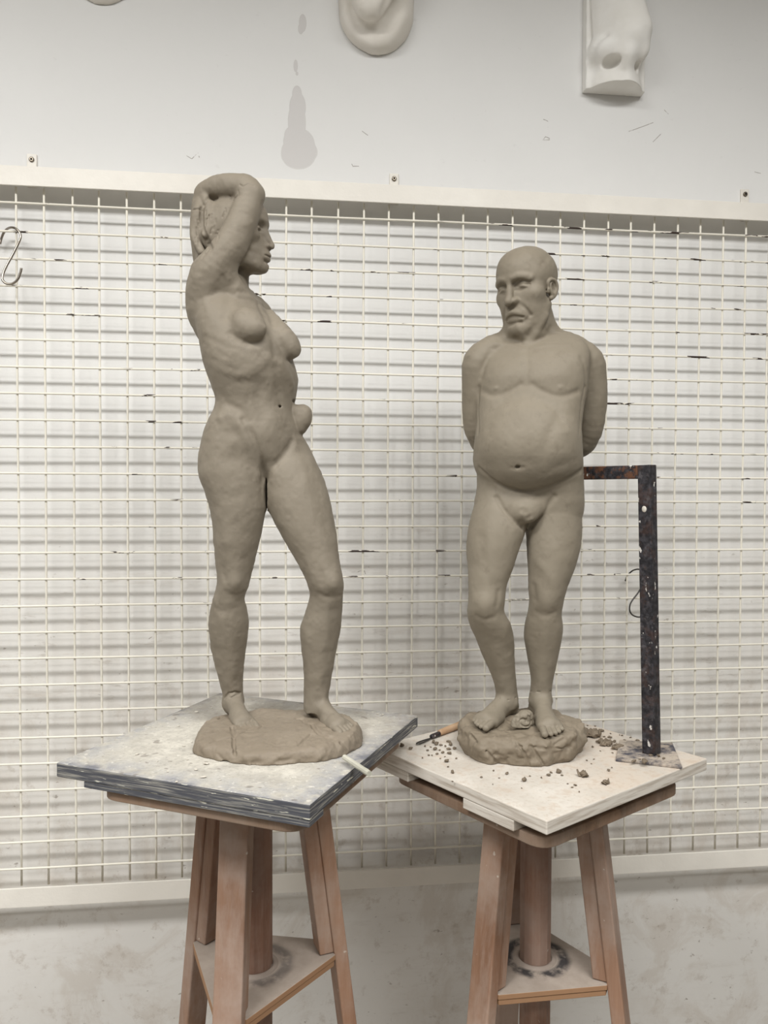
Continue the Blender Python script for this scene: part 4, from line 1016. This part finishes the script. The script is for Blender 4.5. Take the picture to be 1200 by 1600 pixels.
    S.stroke([(749, 733, 40), (768, 749, 62), (790, 761, 74), (820, 768, 78), (855, 761, 72), (884, 749, 52), (907, 736, 26)], 4, -4.2)     # fold under the belly
    S.stroke([(846, 742, 78), (876, 728, 62), (902, 716, 36)], 7, -.7)
    # groin
    S.stroke([(776, 778, 52), (788, 798, 50), (804, 815, 46), (816, 824, 40)], 4, -3.4); S.stroke([(866, 776, 52), (852, 796, 50), (838, 812, 46), (828, 824, 40)], 4, -3.4)
    S.ell((821, 788, 34), (36, 15, 22), k=8); S.ell((821, 799, 40), (23, 14, 19), k=6)
    for i in range(7):
        a = random.Random(i+3); S.bump((808+a.random()*28, 790+a.random()*26, 56), (4, 6, 4), a.choice((-1.4, 1.6)))
    S.ell((821.5, 846, 16), (2.4, 40, 22), k=3, mode='sub')
    # legs
    S.bump((757, 944, 66), (14, 14, 16), 4); S.stroke([(744, 963, 54), (758, 968, 60), (772, 964, 56)], 5, -1.2); S.stroke([(778, 925, 62), (776, 945, 62)], 5, -1.6)
    S.stroke([(755, 972, 48), (768, 1010, 28), (782, 1070, 10)], 9, 1.8); S.bump((790, 985, 20), (10, 14, 22), 2)
    S.bump((853, 938, 42), (14, 14, 16), 3.6); S.stroke([(840, 957, 34), (853, 962, 38), (866, 957, 32)], 5, -1.1); S.stroke([(834, 916, 40), (836, 936, 40)], 5, -1.6)
    S.stroke([(852, 968, 30), (850, 1010, 18), (846, 1070, 8)], 9, 1.6); S.bump((872, 984, 8), (9, 16, 20), 1.6)
    S.stroke([(842, 880, 52), (862, 905, 46), (872, 930, 36)], 7, 1.4); S.stroke([(770, 800, 62), (766, 850, 66), (764, 900, 70)], 14, 2); S.stroke([(870, 800, 50), (870, 850, 52), (862, 900, 48)], 14, 2)
    S.stroke([(752, 840, 56), (760, 895, 62), (776, 915, 62)], 8, -1.2)
    S.stroke([(829, 1080, 2), (842, 1081, 10), (860, 1080, 4)], 1.1, -1.6, n=1)
    S.stroke([(780, 1092, 0), (794, 1094, 6), (806, 1090, 0)], 1.1, -1.4, n=1)
    S.noise(.26, 14, 7); S.noise(.1, 5, 8)
    return S

def build_man_base():
    D = 1.275
    S = Sculpt(D, (700, 1090, 925, 1212), (-110, 112), 1.35)
    z0, z1 = (ZR-1.5)*1000, (ZR+.044-1.5)*1000
    C = S.P(811, 1160, 0); cx = C[0]; cy = 4.
    x, y, z = S.X[:, None, None]-cx, S.Y[None, :, None]-cy, S.Z[None, None, :]
    th = np.arctan2(y, x)
    wob = sum(a*np.sin(k*th+p) for k, a, p in ((2, 2.5, 2.4), (3, 2.8, .9), (5, 2.6, 1.5), (8, 2.0, 2.), (13, 1.2, 4.)))
    rr = (np.abs(x/97)**2.2+np.abs(y/93)**2.2)**(1/2.2)
    zz = (z-z0)/(z1-z0)
    d = np.hypot(x, y)*(1-1/(rr+1e-6))-wob - 5*np.sin(np.clip(zz, 0, 1)*math.pi) + 1.5*np.sin(zz*9+3*th)
    top = z-(z1+2*np.sin(x/30)+1.5*np.cos(y/26+1))
    k = 8; h = np.clip(.5+.5*(d-top)/k, 0, 1); S.F[:] = (top*(1-h)+d*h+k*h*(1-h)).astype(np.float32)
    def gp(px, py, dz=0):
        q = level(at_z(px, py, ZR+.044+dz)); return (q[0]*1000, S.D-q[1]*1000, (ZR+.044+dz-1.5)*1000)
    def crease(pts, r, a): S.stroke([gp(*p) for p in pts], r, a, n=2, mm=True)
    S.noise(2.0, 17, 21); S.noise(.9, 7, 22); S.noise(.3, 3.2, 23)
    # pressed-on pads of clay round the sides, and gaps between them
    for px, dz, r in ((735,-.022,15),(770,-.016,17),(800,-.018,13),(838,-.02,18),(868,-.016,17),(893,-.02,14),(850,-.032,14),(752,-.034,13)):
        q = gp(px, 1152, 0); yy = cy+math.sqrt(max(0, 1-((q[0]-cx)/98)**2))*92
        S.ell((q[0], yy-7, q[2]+dz*1000), (r, 11, r*.62), k=3.5, mm=True)
    for pts, r, a in (([(804,1160,-.006),(806,1180,-.022),(803,1196,-.04)], 2.2, -5), ([(822,1158,-.01),(824,1184,-.03),(824,1200,-.042)], 2., -6), ([(735,1152,-.012),(750,1180,-.03),(762,1196,-.042)], 2.2, -5), ([(800,1164,-.012),(822,1162,-.01),(840,1168,-.016),(880,1172,-.02)], 2.2, -3.2), ([(720,1168,-.02),(760,1190,-.03),(800,1186,-.03)], 2.2, -3), ([(860,1160,-.01),(880,1150,-.004)], 2, -3)):
        C_ = []
        for p in pts:
            q = gp(p[0], 1152, p[2]); yy = cy+math.sqrt(max(0, 1-((q[0]-cx)/99)**2))*97; C_.append(tuple(S.onto_dir(np.array([q[0], yy, q[2]]), np.array([0, .9, .43]), 30, 30)))
        S.stroke(C_, r, a, n=2, mm=True)
    S.F[:] = np.maximum(S.F, (z0+.4-z))
    return S

woman = empty('clay_statue', tuple(at_z(434, 1160, ZL+.0006)), 'unfired clay statue of a standing nude woman with one arm folded over her head', 'sculpture')
build_woman().mesh('figure', M_CLAY_W, woman)
build_woman_base().mesh('clay_base', M_BASE_W, woman)
man = empty('clay_statue', tuple(at_z(811, 1160, ZR+.0006)), 'unfired clay statue of a bald standing nude man with hands behind his back', 'sculpture')
build_man().mesh('figure', M_CLAY_M, man)
build_man_base().mesh('clay_base', M_BASE_M, man)
# chalky rod end of the armature poking out of the woman's base
a_ = at_z(538, 1183, ZL+.009); b_ = at_z(577, 1209, ZL+.009); a_, b_ = a_, b_
bm = bmesh.new(); rr_ = random.Random(3)
add_tube(bm, [a_+(b_-a_)*t for t in (0, .25, .5, .75, .9, 1)], [.0036, .0037, .0039, .0037, .0041, .0036], 9)
obj('armature_rod', bm, M_ROD, woman, smooth=False)['label'] = 'whitish rod end sticking out of the clay base'
# ------------------------------------------------------------------ black iron that props up the man from behind
def prism_between(bm, a, b, half_u, half_v, up, bev=.0012):
    a, b = Vector(a), Vector(b); d = (b-a).normalized(); u = d.cross(up).normalized(); v = u.cross(d).normalized()
    t = bmesh.new(); vs = [t.verts.new(p+u*su*half_u+v*sv*half_v) for p in (a, b) for su, sv in ((-1,-1),(1,-1),(1,1),(-1,1))]
    for f in ((0,1,2,3),(7,6,5,4),(0,4,5,1),(1,5,6,2),(2,6,7,3),(3,7,4,0)): t.faces.new([vs[i] for i in f])
    bmesh.ops.recalc_face_normals(t, faces=t.faces)
    bmesh.ops.bevel(t, geom=t.edges[:], offset=bev, segments=2, affect='EDGES', profile=.5); merge(bm, t)
PLT = .0045
foot_c = at_z(1018, 1177, ZR+PLT)
top_c = at_d(1011, 737.5, level(foot_c)[1]*1.0/ (ray(1011, 737.5).dot(FWD)))
iron = empty('support_iron', tuple(at_z(1018, 1180, ZR)), 'paint-flecked black steel post with a rusty arm reaching behind the bald man', 'armature support')
updir = (top_c-foot_c).normalized()
face = Vector((.93, -.36, 0)).normalized()
def oriented(bm, a, b, h1, h2, side):
    a, b = Vector(a), Vector(b); d = (b-a).normalized(); u = (side-d*side.dot(d)).normalized(); v = d.cross(u)
    t = bmesh.new(); vs = [t.verts.new(p+u*su*h1+v*sv*h2) for p in (a, b) for su, sv in ((-1,-1),(1,-1),(1,1),(-1,1))]
    for f in ((0,1,2,3),(7,6,5,4),(0,4,5,1),(1,5,6,2),(2,6,7,3),(3,7,4,0)): t.faces.new([vs[i] for i in f])
    bmesh.ops.recalc_face_normals(t, faces=t.faces)
    bmesh.ops.bevel(t, geom=t.edges[:], offset=.0016, segments=3, affect='EDGES', profile=.5); merge(bm, t)
arm_end = at_d(889, 740, 1.336)
adir = (arm_end-top_c).normalized()
side = Vector((adir.x, adir.y, 0)).normalized()
bm = bmesh.new(); oriented(bm, foot_c, top_c+updir*.0112, .0108, .0108, side); obj('upright', bm, M_IRON, iron)
bm = bmesh.new(); oriented(bm, top_c+adir*.0106, arm_end, .0108, .0108, Vector((0, 0, 1))); obj('arm', bm, M_IRON_R, iron)
q = [at_z(px, py, ZR) for px, py in ((962,1190),(1066,1202),(1051,1165),(968,1160))]
bm = bmesh.new(); add_prism(bm, [Vector((p.x, p.y, 0)) for p in q], ZR+.0003, ZR+PLT, bevel=.0008)
t = NT('dusty_base_plate'); n = t.noise(30, 6, .7); o_ = t.xyz()
c = t.mix(t.ramp(n, .38, .62), s2l((66,66,76)), s2l((176,164,150)))
t.color(c); t.rough(.8); t.bump(n, .5, .001)
obj('base_plate', bm, t.m, iron)
# white paint blob on the post
pb = foot_c.lerp(top_c, (1177-795)/(1177-737.5)) - Vector((side.y, -side.x, 0))*0
nrm_ = (Vector((FWD.x, FWD.y, 0))*-1); nrm_ = (nrm_-side*nrm_.dot(side)).normalized()
bm = bmesh.new()
bmesh.ops.create_uvsphere(bm, u_segments=14, v_segments=9, radius=1)
M = Matrix((side*.0042, nrm_*.0016, updir*.0050)).transposed().to_4x4(); M.translation = pb+nrm_*.0108
bmesh.ops.transform(bm, matrix=M, verts=bm.verts)
obj('paint_blob', bm, M_FLAKE, iron, smooth=True)

# ------------------------------------------------------------------ modelling tool on the white board
ax = lambda px, py, h: at_z(px, py, ZR+h)
t0, t1 = ax(652, 1158.5, .0065), ax(733, 1127, .0065)
tool = empty('modelling_tool', tuple(at_z(690, 1148, ZR)), 'wire loop modelling tool with wooden handle left of the clay base on the white board', 'modelling tool')
L = (t1-t0).length; td = (t1-t0)/L
def along(f): return t0+td*(L*f)
bm = bmesh.new(); add_tube(bm, [along(f) for f in (.40, .41, .5, .62, .8, .95, .99, 1.0)], [.0042, .0052, .0056, .006, .0062, .0058, .0046, .003], 18); obj('handle', bm, M_HANDLE, tool, smooth=True)
bm = bmesh.new(); add_tube(bm, [along(f)-Vector((0, 0, .0012)) for f in (.25, .26, .40, .41)], [.0034, .004, .0042, .0036], 14); obj('ferrule', bm, M_IRON, tool, smooth=True)
sd = td.cross(Vector((0, 0, 1))).normalized()
lp = [along(.26), along(.16)+sd*.0024, along(.05)+sd*.0034, along(0)+sd*.0016, along(0)-sd*.0016, along(.05)-sd*.0034, along(.16)-sd*.0024, along(.26)]
bm = bmesh.new(); add_tube(bm, spline([p-Vector((0, 0, .0038)) for p in lp], 5), .0012, 8); obj('wire_loop', bm, M_DARKWIRE, tool, smooth=True)

# ------------------------------------------------------------------ clay scraps
def lump(rx, ry, rz, seed, sub=2, rough=.35):
    bm = bmesh.new(); bmesh.ops.create_icosphere(bm, subdivisions=sub, radius=1)
    r = random.Random(seed); ph = [r.uniform(0, 6.28) for _ in range(9)]; fr = [r.uniform(1.2, 4.2) for _ in range(9)]
    for v in bm.verts:
        x, y, z = v.co; d = 0
        for i in range(3): d += math.sin(x*fr[3*i]+ph[3*i])*math.sin(y*fr[3*i+1]+ph[3*i+1])*math.cos(z*fr[3*i+2]+ph[3*i+2])
        k = 1+rough*d; v.co = Vector((x*rx*k, y*ry*k, z*rz*k))
    zmin = min(v.co.z for v in bm.verts)
    for v in bm.verts: v.co.z -= zmin
    return bm
def place(name, bm, loc, rz, mat, label, cat, group=None, smooth=True):
    o = obj(name, bm, mat, smooth=smooth); o.location = loc; o.rotation_euler = (0, 0, rz); return tag(o, label, cat, group)
rng = random.Random(12)
crumb_src = [lump(1, r_, h_, s_, 2, .3) for r_, h_, s_ in ((.8, .6, 1), (.6, .5, 2), (1.0, .4, 3), (.45, .45, 4), (.75, .8, 5))]
crumb_me = []
for i, b in enumerate(crumb_src):
    for f in b.faces: f.smooth = i % 2 == 0
    me = bpy.data.meshes.new('clay_crumb'); b.to_mesh(me); b.free(); me.materials.append(M_CRUMB); crumb_me.append(me)
def crumbs(pts, label, group, cat='clay crumb'):
    for px, py, r in pts:
        o = bpy.data.objects.new('clay_crumb', rng.choice(crumb_me)); s = r/1000
        o.location = at_z(px, py, ZR+.0002); o.rotation_euler = (0, 0, rng.uniform(0, 6.28)); o.scale = (s, s, s)
        COL.objects.link(o); tag(o, label, cat, group)
crumbs([(677,1161,5),(682,1164,4),(701,1160,4),(689,1165,3),(696,1167,3),(704,1165,4),(680,1172,4),(701,1172,4),(668,1173,2.5),(683,1179,3),(692,1177,3.5),(702,1178,4),(670,1181,2),(675,1181,1.6),
        (664,1167,2),(673,1168,1.8),(687,1173,2),(695,1183,1.6),(710,1171,3),(698,1191,4),(707,1208,3.4),(642,1171,4.2),(628,1167,4),(660,1185,1.5),(713,1186,2),(688,1186,1.4)],
       'small grey-brown clay crumb between the modelling tool and the clay base', 'clay crumbs left of the base')
crumbs([(939,1143,5),(953,1153,4),(905,1131,3),(911,1136,2),(890,1128,2.2),(910,1159,3.5),(932,1160,2.2),(954,1147,2),(944,1152,2.5),(917,1189,1.8),(928,1187,1.8),(924,1194,1.4),(951,1205,2.6),(956,1200,1.8),
        (930,1135,2),(918,1134,1.8),(960,1160,3),(972,1150,2),(996,1158,3.5),(976,1157,2.4),(968,1149,1.8),(985,1153,2),(926,1168,2),(938,1174,1.6),(957,1177,1.8)],
       'small grey-brown clay crumb on the white board right of the clay base', 'clay crumbs right of the base')
crumbs([(707,1222,1.6),(752,1215,2.2),(700,1199,1.8),(792,1210,3.6),(780,1216,1.5),(819,1221,4),(828,1213,1.6),(857,1212,3.4),(861,1208,2.4),(873,1208,4.2),(878,1212,2),(899,1228,2.8),(894,1231,1.8),(846,1216,1.6),(887,1225,1.4),(771,1205,1.6),(770,1226,1.4),(815,1232,1.4),(905,1238,1.4)],
       'small grey-brown clay crumb on the white board in front of the clay base', 'clay crumbs in front of the base')
def onplate(pts):
    for px, py, r in pts:
        o = bpy.data.objects.new('clay_crumb', rng.choice(crumb_me)); s = r/1000
        o.location = at_z(px, py, ZR+PLT+.0002); o.rotation_euler = (0, 0, rng.uniform(0, 6.28)); o.scale = (s*1.3, s, s)
        COL.objects.link(o); tag(o, 'small clay crumb lying on the iron base plate', 'clay crumb', 'clay crumbs on the iron plate')
onplate([(1007,1193,5.5),(990,1191,4),(1017,1181,3),(1029,1182,3.6),(1000,1187,1.8),(1037,1186,2)])
def curl(name, px, py, size, seed, label, petals=3, z=ZR):
    """torn curls of clay: thick bent petals grown from one root"""
    r = random.Random(seed); bm = bmesh.new()
    for k in range(petals):
        a = k*6.28/petals+r.uniform(-.4, .4); n, m_ = 7, 5; th = .0016
        w = size*r.uniform(.55, .8); R0 = size*r.uniform(.55, .8); lean = r.uniform(.5, 1.2)
        outer, inner = [], []
        for i in range(n):
            t = i/(n-1); ro, ri = [], []
            for j in range(m_):
                s = (j/(m_-1)-.5); ang = -1.2+t*2.1
                ww = w*math.sin(math.pi*min(1, .25+t*.8))
                p = Vector((R0*(.25+math.sin(ang*.5+.6)*lean*.9)+s*s*size*.5, s*ww*1.3, R0*(1.02-math.cos(t*1.9))*.62+abs(s)*size*.12*math.sin(t*5+k)))
                nn = Vector((-math.cos(t*1.2), 0, math.sin(t*1.2)))*th
                M = Matrix.Rotation(a, 3, 'Z'); ro.append(bm.verts.new(M @ p)); ri.append(bm.verts.new(M @ (p+nn)))
            outer.append(ro); inner.append(ri)
        for i in range(n-1):
            for j in range(m_-1):
                bm.faces.new((outer[i][j], outer[i][j+1], outer[i+1][j+1], outer[i+1][j])); bm.faces.new((inner[i][j], inner[i+1][j], inner[i+1][j+1], inner[i][j+1]))
            for j in (0, m_-1): bm.faces.new((outer[i][j], outer[i+1][j], inner[i+1][j], inner[i][j]))
        for i in (0, n-1):
            for j in range(m_-1): bm.faces.new((outer[i][j], inner[i][j], inner[i][j+1], outer[i][j+1]))
    merge(bm, lump(size*.55, size*.45, size*.32, seed, 2, .3))
    zmin = min(v.co.z for v in bm.verts)
    for v in bm.verts: v.co.z -= zmin
    return place(name, bm, at_z(px, py, z+.0002), r.uniform(0, 6), M_CRUMB, label, 'clay scrap')
curl('clay_curl', 912, 1213, .0125, 3, 'largest curled clay shaving at the front right of the white board', 3)
curl('clay_curl', 946, 1225, .0095, 8, 'small folded clay curl nearest the right front rim of the white board', 2)
curl('clay_curl', 873, 1123, .0075, 5, 'dark clay curl standing up behind the right foot of the man', 2)
def clump(px, py, size, seed, label, n=9):
    r = random.Random(seed); bm = bmesh.new()
    for k in range(n):
        a = r.uniform(0, 6.28); d = size*math.sqrt(r.random())*.9; s = size*r.uniform(.25, .5)
        merge(bm, lump(s, s*.8, s*.7, seed*31+k, 2, .35), Matrix.Translation((math.cos(a)*d, math.sin(a)*d*.8, r.uniform(0, size*.35)*(1-d/size))))
    return place('clay_clump', bm, at_z(px, py, ZR+.0002), 0, M_CRUMB, label, 'clay scrap', smooth=False)
clump(921, 1151, .0165, 4, 'dark crumbly clay clump touching the right side of the clay base', 16)
clump(946, 1164, .0115, 6, 'middle clay clump between the dark clump and the iron plate', 12)
clump(964, 1170, .0105, 9, 'crumbly clay clump at the left end of the iron plate', 11)
# rolled lump of clay set down between the man's feet
def build_roll():
    S = Sculpt(1.235, (788, 1095, 846, 1152), (-30, 32), .9)
    R = S.axes(25, 18, -12); C = S.P(817, 1128, 0)
    S.ell(C, (18, 13, 14), k=4, R=R, mm=True); S.ell(S.P(822, 1118, 2), (13, 9, 9), k=5, R=R, mm=True); S.ell(S.P(808, 1134, 4), (10, 8, 8), k=5, mm=True)
    a = [C + (R[0]*math.cos(t)*(3+1.75*t)+R[2]*math.sin(t)*(2.2+1.25*t))*.9 for t in np.arange(0, 7.6, .35)]
    a = [S.onto_dir(p, np.array([0, 1., .35])/1.06) for p in a]
    S.stroke([tuple(p) for p in a], 1.5, -2.6, n=1, mm=True); S.noise(.7, 6, 3); S.noise(.4, 3, 4)
    zb = (ZR+.0465-1.5)*1000
    S.F[:] = np.maximum(S.F, (zb-S.Z)[None, None, :])
    return S
o = build_roll().mesh('clay_roll', M_CLAY_M); tag(o, 'rolled spiral lump of clay lying between the feet of the bald man', 'clay lump')
# plaster flakes on the grey board
fl = [lump(1, .75, .28, 40+i, 2, .22) for i in range(3)]; fm = []
for b in fl:
    me = bpy.data.meshes.new('plaster_flake'); b.to_mesh(me); b.free(); me.materials.append(M_FLAKE); fm.append(me)
for px, py, r in ((307,1113,5),(330,1107,3),(322,1194,5.5),(306,1203,4),(318,1215,5),(287,1166,3.2),(214,1179,4.4),(226,1178,3),(279,1135,3),(246,1190,2),(262,1206,2.4),(293,1187,2.6),(276,1222,3),(590,1116,3),(598,1117,3.4),(344,1219,2.4),(300,1160,2.2),(312,1142,2.4)):
    o = bpy.data.objects.new('plaster_flake', rng.choice(fm)); o.location = at_z(px, py, ZL+.0002); o.scale = (r*.78/1000,)*3; o.rotation_euler = (0, 0, rng.uniform(0, 6))
    COL.objects.link(o); tag(o, 'small pale plaster flake lying on the grey board', 'plaster flake', 'plaster flakes on the grey board')

# ------------------------------------------------------------------ plaster casts hung on the wall (enlarged ear and nose)
WY = math.degrees(YAW)
def wall_depth(px, py): return level(at_y(px, py, WALL_Y))[1]
def against_wall(S, gap=.0006):
    x = S.X[:, None, None]/1000; fw = (S.D-S.Y[None, :, None])/1000
    S.F[:] = np.maximum(S.F, ((CAM.y+x*RGT.y+fw*FWD.y)-(WALL_Y-gap))*1000)
def build_ear():
    D = wall_depth(588, 0); S = Sculpt(D, (492, -262, 690, 96), (-8, 66), 2.2); R = S.axes(WY)
    S.ell((588, -62, 0), (64, 34, 140), k=8, R=R); S.ell((588, 22, 4), (57, 36, 60), k=14, R=R)
    S.sweep([(604, -10, 44, 13), (632, -60, 46, 13), (640, -130, 46, 13), (612, -196, 46, 13), (570, -208, 46, 13), (540, -170, 44, 12), (546, -120, 38, 10)], k=6, n=5)
    S.ell((590, -90, 50), (30, 26, 62), k=10, mode='sub', R=R)
    S.sweep([(612, -30, 42, 13), (590, 6, 44, 17), (572, 8, 46, 20), (556, -30, 46, 15)], k=7, n=4)
    S.stroke([(548, 18, 40), (562, 42, 40), (590, 48, 40), (612, 30, 40), (624, -10, 40)], 9, -7)
    S.stroke([(598, 14, 40), (606, -4, 40)], 6, -4)
    S.stroke([(536, -10, 30), (546, 36, 30), (572, 66, 26), (606, 66, 26), (632, 30, 26)], 9, 2.5)
    S.noise(.5, 16, 2); against_wall(S); return S
o = build_ear().mesh('mounted_plaster_ear', M_EAR); tag(o, 'large plaster cast of an ear hung on the wall at top centre', 'plaster cast')
def build_nose():
    D = wall_depth(958, 60); S = Sculpt(D, (885, -190, 1045, 170), (-10, 96), 1.8); R = S.axes(WY)
    C0 = S.P(957, -10, 0); x, y, z = S.X[:, None, None]-C0[0], S.Y[None, :, None]-C0[1], S.Z[None, None, :]-C0[2]
    a = R[0][0]*x+R[0][1]*y; c = R[1][0]*x+R[1][1]*y
    S.F[:] = np.maximum(np.maximum(np.abs(a)-64+.08*np.maximum(c, 0), c-20), z-260)
    T = S.axes(34)                                     # the nose itself is turned to the right
    S.loft([(-188, 916, 990, 2, 30, 1.0, .3), (-60, 916, 996, 2, 32, 1.15, .3), (0, 917, 998, 2, 34, 1.3, .3), (36, 918, 1003, 2, 36, 1.48, .3), (62, 919, 1007, 2, 37, 1.62, .3), (76, 920, 1008, 2, 37, 1.6, .3),
            (90, 921, 1005, 2, 34, 1.38, .3), (104, 921, 1001, 2, 28, 1.08, .3), (116, 920, 1000, 2, 22, .95, .3), (150, 916, 1002, 2, 18, 1.0, .3), (168, 914, 1003, 2, 18, 1.0, .3)], k=8, n=1.75)
    S.ell((946, 82, 27), (25, 25, 20), k=18, R=T); S.ell((994, 82, 30), (13, 22, 18), k=16, R=T)
    S.ell((984, 60, 40), (22, 24, 23), k=22, R=T)
    S.stroke([(945, 56, 40), (933, 66, 34), (926, 82, 30), (927, 100, 28)], 6, -3.4)
    S.sweep([(979, 84, 44, 14), (975, 112, 32, 11)], k=16, n=1)
    q = S.surf(956, 95, 40); S.ell((956, 97, q-2), (14.5, 16, 8.5), k=4, mode='sub', R=S.axes(10, 0, 8))
    q = S.surf(994, 103, 40); S.ell((995, 104, q-2), (7.5, 12, 7.5), k=4, mode='sub', R=S.axes(30))
    S.stroke([(974, 112, 40), (972, 124, 40)], 5, -1.6)
    S.noise(.5, 18, 5)
    zc = S.P(957, 149, 0)[2]; S.F[:] = np.maximum(S.F, (zc-S.Z)[None, None, :])
    S.F[:] = np.maximum(S.F, np.abs(a)-64)
    against_wall(S); return S
o = build_nose().mesh('mounted_plaster_nose', M_NOSE); tag(o, 'large white plaster cast of a nose hung on the wall at top right', 'plaster cast')
def build_cast():
    D = wall_depth(160, -60); S = Sculpt(D, (70, -210, 250, 22), (-10, 60), 2.6); R = S.axes(WY)
    S.ell((160, -92, 0), (66, 30, 98), k=8, R=R); S.ell((160, -96, 22), (36, 22, 46), k=12, R=R); S.stroke([(120, -96, 30), (160, -88, 44), (200, -96, 30)], 8, -5)
    S.noise(.6, 18, 8); against_wall(S); return S
o = build_cast().mesh('mounted_plaster_relief', M_EAR); tag(o, 'rounded plaster relief whose lower edge just shows at the top left', 'plaster cast')
# ------------------------------------------------------------------ view
vs = scene.view_settings
vs.view_transform = 'Standard'; vs.look = 'None'; vs.gamma = 1; vs.use_curve_mapping = False; vs.exposure = 0.2
scene.cycles.max_bounces = 6; scene.cycles.diffuse_bounces = 4; scene.cycles.use_adaptive_sampling = True; scene.cycles.adaptive_threshold = 0.03
